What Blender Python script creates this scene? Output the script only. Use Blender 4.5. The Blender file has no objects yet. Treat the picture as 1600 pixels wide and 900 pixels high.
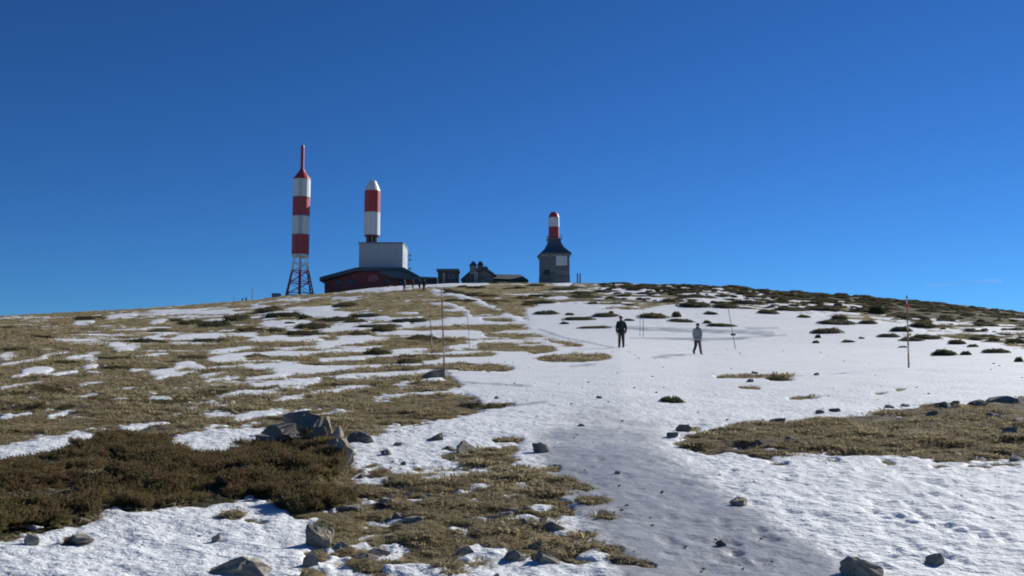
import bpy, bmesh, math, random
import numpy as np
from mathutils import Vector, Matrix

# ------------------------------------------------------------------ camera, sky, sun
F_PX, HOR = 1500.0, 600.0                 # focal length and horizon row, in pixels of the 1600x900 photograph
PITCH = math.atan((HOR - 450.0) / F_PX)
EYE = 1.6
SUN_AZ, SUN_EL = math.radians(47), math.radians(27)     # azimuth from +Y towards +X

sc = bpy.context.scene
COL = sc.collection
cam_d = bpy.data.cameras.new('camera')
cam_d.sensor_width = 36.0
cam_d.lens = 36.0 * F_PX / 1600.0
cam_d.clip_start = 0.1
cam_d.clip_end = 60000
cam = bpy.data.objects.new('camera', cam_d)
COL.objects.link(cam)
cam.location = (0, 0, EYE)
cam.rotation_euler = (math.pi / 2 + PITCH, 0, 0)
sc.camera = cam

w = bpy.data.worlds.new('World')
sc.world = w
w.use_nodes = True
nt = w.node_tree
bg = nt.nodes['Background']
sky = nt.nodes.new('ShaderNodeTexSky')
sky.sky_type = 'NISHITA'
sky.sun_disc = False
sky.sun_elevation = SUN_EL
sky.sun_rotation = SUN_AZ
sky.altitude = 2200
sky.air_density = 1.0
sky.dust_density = 0.0
sky.ozone_density = 3.0
tint = nt.nodes.new('ShaderNodeMix'); tint.data_type = 'RGBA'; tint.blend_type = 'MULTIPLY'
tint.inputs[0].default_value = 1.0; tint.inputs[7].default_value = (.180, .400, .63, 1)      # thin, dry high-mountain air
gam = nt.nodes.new('ShaderNodeGamma'); gam.inputs[1].default_value = 1.2
nt.links.new(sky.outputs[0], gam.inputs[0])
nt.links.new(gam.outputs[0], tint.inputs[6])
nt.links.new(tint.outputs[2], bg.inputs[0])
bg.inputs[1].default_value = 0.085

sun_d = bpy.data.lights.new('sun', 'SUN')
sun_d.energy = 5.0
sun_d.angle = math.radians(0.53)
sun_d.color = (1.0, 0.965, 0.90)
sun = bpy.data.objects.new('sun', sun_d)
COL.objects.link(sun)
sdir = Vector((math.sin(SUN_AZ) * math.cos(SUN_EL), math.cos(SUN_AZ) * math.cos(SUN_EL), math.sin(SUN_EL)))
sun.rotation_euler = sdir.to_track_quat('Z', 'Y').to_euler()

sc.view_settings.view_transform = 'Standard'
sc.view_settings.look = 'None'
sc.view_settings.gamma = 1.0
sc.view_settings.exposure = 0.15
sc.render.engine = 'CYCLES'
sc.cycles.filter_width = 1.9
sc.cycles.max_bounces = 6

RNG = np.random.default_rng(11)
R = random.Random(5)

# ------------------------------------------------------------------ noise
def vnoise(x, y, seed):
    xi = np.floor(x).astype(np.int64); yi = np.floor(y).astype(np.int64)
    fx = x - xi; fy = y - yi
    fx = fx * fx * (3 - 2 * fx); fy = fy * fy * (3 - 2 * fy)
    def h(a, b):
        n = (a * 374761393 + b * 668265263 + seed * 974634777) & 0xffffffff
        n = ((n ^ (n >> 13)) * 1274126177) & 0xffffffff
        n = ((n ^ (n >> 16)) * 2246822519) & 0xffffffff
        return ((n ^ (n >> 15)) & 0xffffff) / float(0xffffff) * 2 - 1
    a = h(xi, yi) * (1 - fx) + h(xi + 1, yi) * fx
    b = h(xi, yi + 1) * (1 - fx) + h(xi + 1, yi + 1) * fx
    return a * (1 - fy) + b * fy

def fbm(x, y, wl, seed, octs=3, gain=0.5):
    s = 0.0; a = 1.0; t = 0.0
    for o in range(octs):
        c, sn = math.cos(0.6 + o), math.sin(0.6 + o)
        s = s + a * vnoise((x * c - y * sn) / wl + 13.7 * o, (x * sn + y * c) / wl + 7.1 * o, seed + o)
        t += a; a *= gain; wl *= 0.5
    return s / t

def sstep(a, b, x):
    t = np.clip((x - a) / (b - a), 0, 1)
    return t * t * (3 - 2 * t)

# ------------------------------------------------------------------ the hill
CP, SP = math.cos(PITCH), math.sin(PITCH)
SKY_PX = np.array([-300, 0, 120, 200, 390, 440, 520, 600, 700, 800, 900, 1000, 1100, 1200, 1300, 1400, 1500, 1600, 1900], float)
SKY_PY = np.array([515, 494, 488, 484, 470, 463, 458, 449, 444, 443, 443, 444, 446, 453, 460, 468, 477, 488, 515], float)
def px_az(px): return np.arctan2((np.asarray(px, float) - 800.0) * CP / F_PX, 1.0)   # near the horizon
SKY_AZ = px_az(SKY_PX)
S0_AZ = px_az([-300, 0, 700, 970, 1090, 1400, 1600, 1900])
S0_V = np.array([.062, .066, .067, .0665, .0620, .0585, .057, .055])
R1, R2 = 58.0, 186.0
ZC = np.full(len(SKY_AZ), 18.0)

def base_h(az, r):
    a = np.clip(az, SKY_AZ[0], SKY_AZ[-1])
    s0 = np.interp(a, S0_AZ, S0_V)
    zc = np.interp(a, SKY_AZ, ZC)
    out = np.abs(az) - abs(SKY_AZ[-1])
    k = sstep(0.0, 2.2, out)                         # behind the camera the slope goes on downhill
    s0 = s0 * (1 - k) - 0.07 * k
    zc = zc * (1 - k) - 12.0 * k
    z1 = s0 * R1
    L = R2 - R1
    t = np.clip((r - R1) / L, 0, 1)
    m1 = 0.035
    zh = (2*t**3 - 3*t**2 + 1) * z1 + (t**3 - 2*t**2 + t) * L * s0 + (-2*t**3 + 3*t**2) * zc + (t**3 - t**2) * L * m1
    q = np.clip(r - R2, 0, None)
    qq = np.minimum(q, 150.0)
    zd = zc + m1 * qq - 0.0011 * qq**2 - np.clip(q - 150, 0, 1500) * 0.22
    return np.where(r < R1, s0 * r, np.where(r < R2, zh, zd))

for it in range(30):                                  # make the skyline of the bare hill follow the photographed one
    rr = np.linspace(90, 230, 300)
    for i, a in enumerate(SKY_AZ):
        z = base_h(np.full_like(rr, a), rr) - EYE
        yy = rr * math.cos(a)
        zc_ = yy * CP + z * SP
        rows = 450 - F_PX * (z * CP - yy * SP) / zc_
        j = rows.argmin()
        ZC[i] += 0.8 * (rows[j] - SKY_PY[i]) * rr[j] / F_PX

def H0(x, y):
    x = np.asarray(x, float); y = np.asarray(y, float)
    r = np.hypot(x, y); az = np.arctan2(x, y)
    z = base_h(az, r)
    f = sstep(3, 30, r)
    z = z + f * 0.10 * fbm(x, y, 14.0, 3, 2) + sstep(1, 8, r) * 0.03 * fbm(x, y, 2.2, 8, 3)
    return z + np.where(r > 600, (r - 600) * 0.012 * fbm(x, y, 2500.0, 21, 3), 0)

def project(x, y, z):
    z = z - EYE
    d = y * CP + z * SP
    d = np.where(d < 0.05, 0.05, d)
    return 800 + F_PX * x / d, 450 - F_PX * (z * CP - y * SP) / d

def ray(px, py):
    X = (px - 800) / F_PX; Yc = (450 - py) / F_PX
    return np.array([X, CP - Yc * SP, SP + Yc * CP])

TT = np.concatenate([np.geomspace(2, 60, 500), np.linspace(60.2, 260, 1000)])
def ground(px, py):
    """where the sight line of a photo pixel meets the hill"""
    for k in range(40):
        d = ray(px, py)
        P = d[None, :] * TT[:, None]
        below = (P[:, 2] + EYE) < H0(P[:, 0], P[:, 1])
        i = int(below.argmax())
        if below[i]:
            t0, t1 = TT[max(i - 1, 0)], TT[i]
            for _ in range(14):
                t = (t0 + t1) / 2
                if d[2] * t + EYE < float(H0(d[0] * t, d[1] * t)): t1 = t
                else: t0 = t
            return Vector((d[0] * t1, d[1] * t1, float(H0(d[0] * t1, d[1] * t1))))
        py += 0.7
    return Vector((d[0] * 185, d[1] * 185, float(H0(d[0] * 185, d[1] * 185))))

def at(px, py, Y):
    """a point on a pixel's sight line at depth Y"""
    d = ray(px, py); t = Y / d[1]
    return Vector((d[0] * t, Y, d[2] * t + EYE))

# ------------------------------------------------------------------ ground-cover maps: traced on the photo, carried to the hill by the sight lines
GX0, GY0, GS = -40, 420, 2.0
GW, GH = 842, 262
gx, gy = np.meshgrid(GX0 + GS * np.arange(GW), GY0 + GS * np.arange(GH))

def inpoly(pts):
    m = np.zeros(gx.shape, bool)
    n = len(pts)
    for i in range(n):
        x0, y0 = pts[i]; x1, y1 = pts[(i + 1) % n]
        if y0 == y1: continue
        c = ((gy >= y0) != (gy >= y1)) & (gx < (x1 - x0) * (gy - y0) / (y1 - y0) + x0)
        m ^= c
    return m

def blur(a, n):
    for _ in range(n):
        p = np.pad(a, 1, mode='edge')
        a = (p[:-2, 1:-1] + p[2:, 1:-1] + p[1:-1, :-2] + p[1:-1, 2:] + 2 * p[1:-1, 1:-1]) / 6
    return a

def streak(x0, y0, x1, y1, h):
    dx, dy = x1 - x0, y1 - y0
    t = np.clip(((gx - x0) * dx + (gy - y0) * dy) / (dx * dx + dy * dy + 1e-6), 0, 1)
    taper = 0.55 + 0.45 * np.sqrt(np.clip(1 - (2 * t - 1) ** 2, 0, 1))
    dd = np.hypot((gx - x0 - t * dx) * 0.55, gy - y0 - t * dy)
    return 1.0 - dd / (max(h, 1.6) * taper + 0.4)

FS = np.full(gx.shape, -0.40)
def poly(v, pts):
    FS[inpoly(pts)] = v
# mixed ridge band and mixed slope
poly(-0.2, [(60, 540), (240, 485), (560, 470), (640, 490), (700, 600), (560, 640), (330, 660), (200, 600), (60, 600)])
poly(-0.06, [(400, 490), (870, 478), (880, 545), (700, 590), (560, 590)])
poly(-0.12, [(880, 440), (1110, 444), (1240, 455), (1260, 490), (1075, 474), (930, 480), (880, 474)])
poly(0.06, [(1060, 458), (1180, 458), (1330, 475), (1420, 490), (1600, 515), (1660, 520), (1660, 552), (1600, 545), (1450, 520), (1330, 499), (1200, 488), (1075, 474)])
poly(-0.6, [(1150, 440), (1240, 452), (1420, 468), (1660, 490), (1660, 515), (1420, 487), (1330, 474), (1180, 458)])
poly(-0.5, [(690, 445), (935, 443), (935, 468), (872, 475), (820, 481), (795, 494), (700, 474)])
# the broad snow field
poly(1.0, [(820, 482), (870, 476), (940, 482), (1000, 486), (1030, 480), (1080, 474), (1200, 490), (1280, 494), (1330, 500), (1400, 506),
           (1450, 522), (1600, 547), (1660, 550), (1660, 618), (1600, 621), (1540, 630), (1450, 634), (1350, 647), (1280, 656), (1200, 664),
           (1120, 670), (1065, 684), (1036, 701), (1100, 714), (1200, 723), (1300, 717), (1400, 716), (1500, 726), (1660, 722), (1660, 960),
           (1000, 960), (985, 880), (935, 832), (890, 790), (862, 752), (800, 716), (835, 692), (780, 694), (700, 706), (640, 714), (590, 727),
           (552, 722), (545, 692), (620, 676), (700, 660), (735, 652), (770, 640), (742, 622), (712, 613), (724, 604), (700, 584), (716, 566),
           (780, 556), (850, 546), (870, 530), (830, 512)])
# grass islands in it
poly(-.7, [(1036, 701), (1065, 684), (1120, 670), (1200, 664), (1280, 656), (1350, 647), (1450, 634), (1540, 630), (1600, 621), (1660, 618),
            (1660, 722), (1500, 726), (1400, 716), (1300, 717), (1200, 723), (1100, 714)])
# left snow patches
poly(1.0, [(-40, 704), (60, 690), (142, 684), (132, 697), (60, 714), (-40, 732)])
poly(1.0, [(255, 690), (330, 675), (440, 668), (424, 690), (345, 713), (300, 709), (270, 700)])
poly(1.0, [(-40, 862), (60, 842), (160, 820), (205, 812), (300, 799), (400, 789), (432, 790), (440, 812), (500, 824), (486, 850), (470, 872), (462, 900), (440, 960), (-40, 960)])
poly(1.0, [(160, 800), (190, 788), (186, 808), (158, 815)])
poly(-0.02, [(560, 712), (690, 712), (800, 720), (880, 800), (960, 900), (700, 960), (520, 960), (560, 800), (540, 740)])
# lower right fringe of the foreground turf: half melted
poly(0.16, [(800, 720), (862, 752), (890, 790), (935, 832), (1000, 880), (1040, 900), (700, 960), (760, 860), (800, 800), (790, 750)])
nearrow = sstep(600, 720, gy)
FS = blur(FS, 4) * (1 - nearrow) + blur(FS, 45) * nearrow
SNOW = [(0,558,24,556,5),(63,558,110,550,2),(0,572,72,562,2),(103,561,158,552,2),(37,582,77,578,5),(16,591,42,587,2),(65,588,119,582,1.5),
 (133,564,154,563,2.5),(133,575,150,572,3.5),(168,541,189,539,3),(178,547,219,542,4.5),(222,529,264,524,2),(268,531,300,528,4),(233,486,300,489,1.5),
 (238,505,259,500,2.5),(166,497,210,493,1.5),(114,505,145,503,1.5),(205,560,259,554,2),(201,578,233,578,2),(236,584,278,578,5),(275,573,300,570,4.5),
 (240,592,300,583,1.5),(0,608,70,599,3),(112,603,168,598,1.5),(117,623,210,607,1.2),(42,624,61,623,2),(229,617,243,617,1.5),(233,623,264,623,2.5),
 (0,655,23,653,4),(23,652,51,648,2),(75,652,117,644,1.5),(191,673,254,664,2.5),
 (280,487,366,489,2),(338,503,362,506,2),(392,479,413,478,1.6),(411,488,455,490,1.5),(467,491,580,497,3.5),(478,486,530,488,1.5),(411,506,490,506,6),
 (448,515,467,515,5),(502,518,580,508,7),(280,529,345,525,5),(357,526,401,522,3),(390,534,443,525,5),(420,534,502,530,3),(495,539,580,532,4),
 (527,529,580,527,3),(329,551,390,544,2),(327,562,420,553,4),(420,553,490,553,4),(490,552,580,546,2.5),(331,566,383,561,2),(497,563,580,558,2),
 (280,571,315,574,4),(280,584,392,570,1.8),(310,590,369,581,2),(383,576,467,571,4),(430,577,513,580,6),(513,578,580,574,3),(320,596,373,591,1.5),
 (383,595,450,586,1.5),(392,603,499,596,4),(523,591,580,585,2),(334,618,443,616,5),(422,628,537,610,2.5),(537,609,574,606,4),(334,638,399,633,2.5),
 (380,652,443,641,5),(362,658,385,657,3),
 (540,455,630,449,2.6),(630,448,760,443,2.6),(677,455,705,461,2.8),(705,461,735,469,3),(735,469,765,481,3.4),(765,481,784,491,4),(784,491,817,505,5),
 (817,505,860,524,6),(700,475,723,484,2),(723,484,733,494,2.2),(674,475,700,475,1.5),(649,484,720,486,1.5),(560,492,607,497,4),(607,500,700,501,2.5),
 (700,500,785,497,3),(560,508,640,508,3),(640,508,720,505,2),(613,521,750,519,3.5),(560,530,607,531,4),(730,527,755,526,4),(560,545,640,538,1.5),
 (700,545,745,540,4),(735,537,860,534,2.5),(611,550,665,547,4),(560,559,655,554,2),(700,552,860,553,2),(677,562,860,557,2.5),(560,575,653,570,3.5),
 (653,568,860,566,2.5),(560,588,677,581,3),(540,609,574,607,3.5),(618,602,690,593,1.5),(581,621,700,614,2),(700,613,760,612,5),
 (866,445,890,444,1.5),(820,463,846,462,1.4),(855,467,884,466,1.4),(840,476,875,477,2),(600,472,640,471,1.3),(520,468,560,467,1.3),
 (955,458,990,455,2.5),(1015,456,1030,460,2),(1000,463,1015,464,1.5),(1050,471,1080,470,2),(1085,463,1120,460,2.5),(1110,452,1130,452,1.5),
 (1090,474,1150,478,2.5),(1155,471,1175,470,1.5),(1200,476,1250,481,2.5),(1225,466,1245,467,1.5),(1262,478,1300,484,2),(1290,470,1320,473,1.5),
 (1330,479,1360,487,3),(1360,497,1420,502,2),(1455,500,1490,506,2),(1500,515,1560,523,2),(1540,540,1600,548,3),(165,722,205,744,8),(200,744,242,733,6),
 (478,757,490,757,2.5),(560,756,620,748,2),(150,735,170,738,2),(740,815,760,818,4),(815,845,850,850,4),(720,840,745,845,3),(560,795,580,790,1.5),
 (520,803,550,800,2),(840,880,870,890,6),(905,872,960,880,7),(780,880,830,893,6),(600,893,660,890,4),(830,800,870,795,5),(860,830,915,840,7)]
for s in SNOW: FS = np.maximum(FS, np.minimum(streak(*s) * 1.1 + .06, 0.75))
GRASS = [(690,574,795,577,6),(845,562,946,560,4.5),(747,540,847,537,2),(777,546,862,547,3),(758,524,819,528,3),(693,513,777,509,3),(756,499,800,502,2.2),
 (860,534,905,541,2.5),(830,552,860,549,2),(600,537,720,534,5),(580,552,605,548,4),(565,566,680,561,4),(560,580,660,577,3),(700,558,770,555,1.5),
 (1120,590,1236,589,2.6),(1155,607,1185,609,1.6),(1200,594,1238,595,2.6),(1232,625,1278,623,1.6),(1365,617,1385,616,1.2),(1400,612,1407,611,2),
 (660,499,690,499,1.5),(640,483,720,493,3.5),(690,463,780,490,5),(720,456,860,470,5),(560,470,670,480,6),
 (1060,676,1090,674,2.5),(1200,726,1230,728,2),(1290,722,1310,724,2),(1380,724,1395,728,2),(1455,732,1480,734,2.5),(1510,730,1545,733,3),(1550,728,1590,730,3),
 (850,736,870,735,3),(870,755,895,760,3),(895,765,915,768,3),(905,786,935,788,4),(855,810,880,803,4),(935,808,955,815,3),(900,840,920,843,5),(880,868,930,858,7),
 (940,865,970,866,4),(960,878,1020,892,4),(790,840,855,848,8),(830,870,860,880,5),(800,862,830,866,5),(770,692,815,690,3),(840,775,875,772,5),
 (355,815,372,812,5),(385,818,415,822,4),(100,857,140,850,4),(560,640,740,633,9),(690,640,800,634,3),(560,655,690,650,10)]
for s in GRASS: FS = np.minimum(FS, np.maximum(-streak(*s) * 1.1, -0.9))
FS = blur(FS, 1)

# dark heather ground
FD = np.zeros(gx.shape)
FD[inpoly([(-40, 735), (60, 716), (130, 698), (200, 690), (262, 694), (300, 712), (345, 716), (405, 700), (440, 690), (500, 695), (530, 705), (545, 735),
           (520, 760), (470, 778), (420, 788), (300, 799), (205, 812), (160, 820), (60, 842), (-40, 862)])] = 1.0
FD[inpoly([(430, 790), (520, 775), (560, 790), (520, 805), (450, 808)])] = 0.8
FD[inpoly([(1150, 440), (1240, 452), (1420, 468), (1660, 490), (1660, 552), (1500, 528), (1330, 474), (1180, 458)])] = 0.9
FD[inpoly([(880, 440), (1150, 444), (1180, 458), (1075, 474), (930, 480), (820, 480), (840, 462)])] = 0.6
FD = blur(FD, 3)
for s in [(280,628,440,606,10),(140,628,290,620,8),(0,640,70,640,8),(40,615,130,610,6),(350,508,400,500,8),(440,494,480,496,5),(500,500,570,502,4),(300,500,360,512,8)]:
    FD = np.maximum(FD, np.clip(streak(*s), 0, 1) * 0.7)
FD[inpoly([(260, 690), (330, 675), (440, 668), (424, 690), (345, 713), (300, 709), (270, 700)])] = 0

# stony brown soil showing through on the right turf island
FB = np.zeros(gx.shape)
FB[inpoly([(1060, 700), (1200, 668), (1450, 638), (1660, 622), (1660, 722), (1300, 716), (1150, 716)])] = 1.0
FB = blur(FB, 6)

# trodden icy trail
FI = np.zeros(gx.shape)
FI[inpoly([(985, 960), (960, 868), (900, 800), (862, 752), (835, 715), (850, 690), (830, 675), (870, 655), (960, 640), (1040, 642), (1050, 660), (1020, 690),
           (1040, 715), (1090, 745), (1130, 780), (1180, 800), (1240, 850), (1310, 890), (1340, 960)])] = 1.0
FI = blur(FI, 220) * np.interp(gy, [630, 680, 740, 800], [.25, .6, .9, 1.0])
for s in [(930,511,1210,521,1.3),(975,516,1210,524,1.0),(985,530,1160,532,1.0),(1080,534,1230,525,1.0),(880,529,960,545,1.3),(840,515,890,532,1.2),
          (1020,560,1070,557,1.2),(720,600,830,606,1.5),(890,575,930,572,1.5),(1165,515,1215,514,1),(780,640,860,630,2),(720,640,800,633,2)]:
    FI = np.maximum(FI, np.clip(streak(*s) * 1.5, 0, 0.65))

def lookup(f, x, y, z):
    px, py = project(x, y, z)
    u = np.clip((px - GX0) / GS, 0, GW - 1.001); v = np.clip((py - GY0) / GS, 0, GH - 1.001)
    i = u.astype(int); j = v.astype(int); a = u - i; b = v - j
    return (f[j, i] * (1 - a) + f[j, i + 1] * a) * (1 - b) + (f[j + 1, i] * (1 - a) + f[j + 1, i + 1] * a) * b

def snow_m(x, y, z):
    r = np.hypot(x, y)
    inside = sstep(math.radians(50), math.radians(36), np.abs(np.arctan2(x, y)))
    m = lookup(FS, x, y, z) * inside + (1 - inside) * -0.1
    m = np.where(r > 195, -0.2, m)
    near = sstep(45, 15, r)
    xr, yr = x * .86 - y * .5, x * .5 + y * .86                # on the left flank the drifts run up and away
    lf = sstep(4, -22, x)
    n = near * (0.75 * fbm(x * .8, y, 0.5, 31, 4, .65) + 0.38 * fbm(x, y, 2.2, 40, 2) + .40 * fbm(x, y, .13, 36, 2)) + (1 - near) * ((1 - lf) * 1.15 * fbm(x * 0.38, y, 2.0, 50, 4, .7) + lf * 1.25 * fbm(xr * 1.0, yr * .45, 1.8, 55, 4, .7) + 0.28 * fbm(x * .6, y, 9.0, 60, 2))
    return m + n

def turf_z(x, y, z, m, r):
    return z + (.02 + .0001 * np.minimum(r, 200)) * sstep(.06, -.4, m) + .012 * sstep(20, 12, r) * sstep(.05, -.15, m) + (.05 * sstep(40, 12, r) + .015) * fbm(x, y, .42, 5, 3) * sstep(.3, -.1, m)

def heather_d(x, y, z):
    return lookup(FD, x, y, z) + .5 * fbm(x, y, .5, 501, 3)

# ------------------------------------------------------------------ materials
def new_mat(name):
    m = bpy.data.materials.new(name); m.use_nodes = True
    t = m.node_tree
    return m, t, t.nodes['Principled BSDF']

def N(t, kind, **kw):
    n = t.nodes.new(kind)
    for k, v in kw.items():
        if k.startswith('i_'): n.inputs[k[2:].replace('_', ' ')].default_value = v
        else: setattr(n, k, v)
    return n

def ramp(t, fac, stops):
    r = t.nodes.new('ShaderNodeValToRGB')
    e = r.color_ramp.elements
    while len(e) > 1: e.remove(e[-1])
    e[0].position = stops[0][0]; e[0].color = (*stops[0][1], 1)
    for p, c in stops[1:]:
        q = e.new(p); q.color = (*c, 1)
    t.links.new(fac, r.inputs[0])
    return r.outputs[0]

def noise(t, scale, detail=4, rough=.6, vec=None):
    n = N(t, 'ShaderNodeTexNoise'); n.inputs['Scale'].default_value = scale
    n.inputs['Detail'].default_value = detail; n.inputs['Roughness'].default_value = rough
    if vec is None:
        g = N(t, 'ShaderNodeNewGeometry'); vec = g.outputs['Position']
    t.links.new(vec, n.inputs['Vector'])
    return n.outputs['Fac']

def mixc(t, fac, a, b, mode='MIX'):
    m = N(t, 'ShaderNodeMix', data_type='RGBA', blend_type=mode)
    for sock, v in ((m.inputs[0], fac), (m.inputs[6], a), (m.inputs[7], b)):
        if isinstance(v, (int, float)): sock.default_value = v
        elif isinstance(v, tuple): sock.default_value = (*v, 1)
        else: t.links.new(v, sock)
    return m.outputs[2]

def math_n(t, op, a, b=0.0):
    m = N(t, 'ShaderNodeMath', operation=op)
    for i, v in enumerate((a, b)):
        if isinstance(v, (int, float)): m.inputs[i].default_value = v
        else: t.links.new(v, m.inputs[i])
    return m.outputs[0]

def bump(t, bsdf, h, strength=.5, dist=.02, prev=None):
    b = N(t, 'ShaderNodeBump'); b.inputs['Strength'].default_value = strength; b.inputs['Distance'].default_value = dist
    t.links.new(h, b.inputs['Height'])
    if prev is not None: t.links.new(prev, b.inputs['Normal'])
    if bsdf is not None: t.links.new(b.outputs[0], bsdf.inputs['Normal'])
    return b.outputs[0]

def plain(name, c, rough=.7, var=.25, scale=3.0, bstr=.0, objspace=True, metallic=0):
    m, t, b = new_mat(name)
    tc = N(t, 'ShaderNodeTexCoord')
    v = tc.outputs['Object'] if objspace else None
    n = noise(t, scale, 5, .65, v)
    lo = tuple(x * (1 - var) for x in c); hi = tuple(min(1, x * (1 + var)) for x in c)
    t.links.new(ramp(t, n, [(.3, lo), (.7, hi)]), b.inputs['Base Color'])
    b.inputs['Roughness'].default_value = rough
    b.inputs['Metallic'].default_value = metallic
    if bstr: bump(t, b, noise(t, scale * 4, 5, .7, v), bstr, .05)
    return m

def ground_mat():
    m, t, b = new_mat('turf')
    att = N(t, 'ShaderNodeAttribute', attribute_name='dark')
    big = noise(t, .35, 4, .6); mid = noise(t, 2.4, 6, .7); fine = noise(t, 22, 6, .75)
    tan = ramp(t, mid, [(.28, (.17, .14, .075)), (.45, (.33, .275, .145)), (.6, (.45, .375, .205)), (.78, (.56, .475, .28))])
    oli = ramp(t, mid, [(.3, (.11, .097, .05)), (.55, (.24, .205, .105)), (.75, (.34, .28, .155))])
    c = mixc(t, ramp(t, big, [(.42, (0, 0, 0)), (.6, (1, 1, 1))]), tan, oli)
    dk = ramp(t, mid, [(.3, (.035, .036, .022)), (.55, (.07, .066, .038)), (.75, (.11, .095, .055))])
    sa = N(t, 'ShaderNodeAttribute', attribute_name='soil')
    c = mixc(t, sa.outputs['Fac'], c, ramp(t, noise(t, 9, 6, .75), [(.3, (.10, .08, .06)), (.5, (.19, .155, .115)), (.7, (.30, .265, .22))]))
    c = mixc(t, att.outputs['Fac'], c, dk)
    c = mixc(t, .75, c, ramp(t, fine, [(.3, (.45, .43, .4)), (.5, (1, 1, 1)), (.72, (1.25, 1.2, 1.1))]), 'MULTIPLY')
    t.links.new(c, b.inputs['Base Color']); b.inputs['Roughness'].default_value = .95
    b.inputs['Specular IOR Level'].default_value = .15
    p = bump(t, None, mid, .8, .12)
    bump(t, b, fine, 1.0, .06, p)
    return m

def snow_mat():
    m, t, b = new_mat('snow')
    ia = N(t, 'ShaderNodeAttribute', attribute_name='ice').outputs['Fac']
    g = N(t, 'ShaderNodeNewGeometry')
    mp = N(t, 'ShaderNodeMapping'); mp.inputs['Scale'].default_value = (0.95, 1.1, 1)
    mp.inputs['Rotation'].default_value = (0, 0, .35)
    t.links.new(g.outputs['Position'], mp.inputs['Vector'])
    v = mp.outputs[0]
    n1 = noise(t, 13, 3, .55, v); n2 = noise(t, 34, 4, .6, v); n3 = noise(t, 1.3, 4, .6, v); n4 = noise(t, 5.5, 6, .7, v)
    white = ramp(t, n3, [(.3, (.67, .69, .69)), (.65, (.77, .79, .79))])
    # trodden: grey, wet, with frozen grit and paler frost
    ice = ramp(t, n4, [(.25, (.27, .268, .258)), (.5, (.375, .373, .362)), (.66, (.47, .467, .456)), (.8, (.62, .615, .60))])
    ir = ramp(t, math_n(t, 'ADD', ia, math_n(t, 'ADD', math_n(t, 'MULTIPLY', math_n(t, 'SUBTRACT', n4, .5), 1.3), math_n(t, 'MULTIPLY', math_n(t, 'SUBTRACT', noise(t, .9, 3, .5, v), .5), 1.0))), [(.10, (0, 0, 0)), (.78, (1, 1, 1))])
    c = mixc(t, ir, white, ice)
    grit = ramp(t, noise(t, 34, 3, .5, v), [(.69, (0, 0, 0)), (.74, (1, 1, 1))])
    c = mixc(t, math_n(t, 'MULTIPLY', grit, math_n(t, 'ADD', math_n(t, 'MULTIPLY', ir, .4), .12)), c, (.16, .14, .11))
    t.links.new(c, b.inputs['Base Color'])
    rr = N(t, 'ShaderNodeMapRange'); rr.inputs[3].default_value = .75; rr.inputs[4].default_value = .38
    t.links.new(ir, rr.inputs[0]); t.links.new(rr.outputs[0], b.inputs['Roughness'])
    b.inputs['Specular IOR Level'].default_value = .25
    p = bump(t, None, n1, .68, .05)
    q_ = bump(t, None, n2, .5, .02, p)
    for nd in [n_ for n_ in t.nodes if n_.type == 'BUMP']:
        k_ = nd.inputs['Strength'].default_value
        t.links.new(math_n(t, 'MULTIPLY', math_n(t, 'SUBTRACT', 1.0, math_n(t, 'MULTIPLY', ir, .5)), k_), nd.inputs['Strength'])
    t.links.new(q_, b.inputs['Normal'])
    return m

def tuft_mat(name, cols, pos_scale=.5):
    m, t, b = new_mat(name)
    oi = N(t, 'ShaderNodeObjectInfo')
    n = noise(t, pos_scale, 3, .6)
    f = math_n(t, 'ADD', math_n(t, 'MULTIPLY', oi.outputs['Random'], .42), math_n(t, 'ADD', math_n(t, 'MULTIPLY', n, 1.1), -.27))
    c = ramp(t, f, cols)
    fine = noise(t, 60, 2, .6)
    c = mixc(t, .6, c, ramp(t, fine, [(.3, (.55, .55, .55)), (.7, (1.3, 1.25, 1.2))]), 'MULTIPLY')
    t.links.new(c, b.inputs['Base Color']); b.inputs['Roughness'].default_value = .85
    b.inputs['Specular IOR Level'].default_value = .2
    tr = N(t, 'ShaderNodeBsdfTranslucent'); t.links.new(c, tr.inputs['Color'])
    mx = N(t, 'ShaderNodeMixShader'); mx.inputs[0].default_value = .4
    t.links.new(b.outputs[0], mx.inputs[1]); t.links.new(tr.outputs[0], mx.inputs[2])
    t.links.new(mx.outputs[0], t.nodes['Material Output'].inputs['Surface'])
    return m

def rock_mat(name, c, lichen=(.42, .36, .24)):
    m, t, b = new_mat(name)
    tc = N(t, 'ShaderNodeTexCoord'); v = tc.outputs['Object']
    g = N(t, 'ShaderNodeNewGeometry'); v = g.outputs['Position']
    n1 = noise(t, 6, 6, .7, v); n2 = noise(t, 40, 5, .7, v); n3 = noise(t, 2.5, 4, .6, v)
    a = ramp(t, n1, [(.3, tuple(x * .6 for x in c)), (.5, c), (.72, tuple(x * 1.35 for x in c))])
    a = mixc(t, ramp(t, n3, [(.5, (0, 0, 0)), (.62, (.75, .75, .75))]), a, lichen)
    a = mixc(t, .6, a, ramp(t, n2, [(.3, (.6, .6, .6)), (.7, (1.25, 1.25, 1.25))]), 'MULTIPLY')
    t.links.new(a, b.inputs['Base Color']); b.inputs['Roughness'].default_value = .9
    p = bump(t, None, n1, .6, .05)
    bump(t, b, n2, .7, .012, p)
    return m

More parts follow.
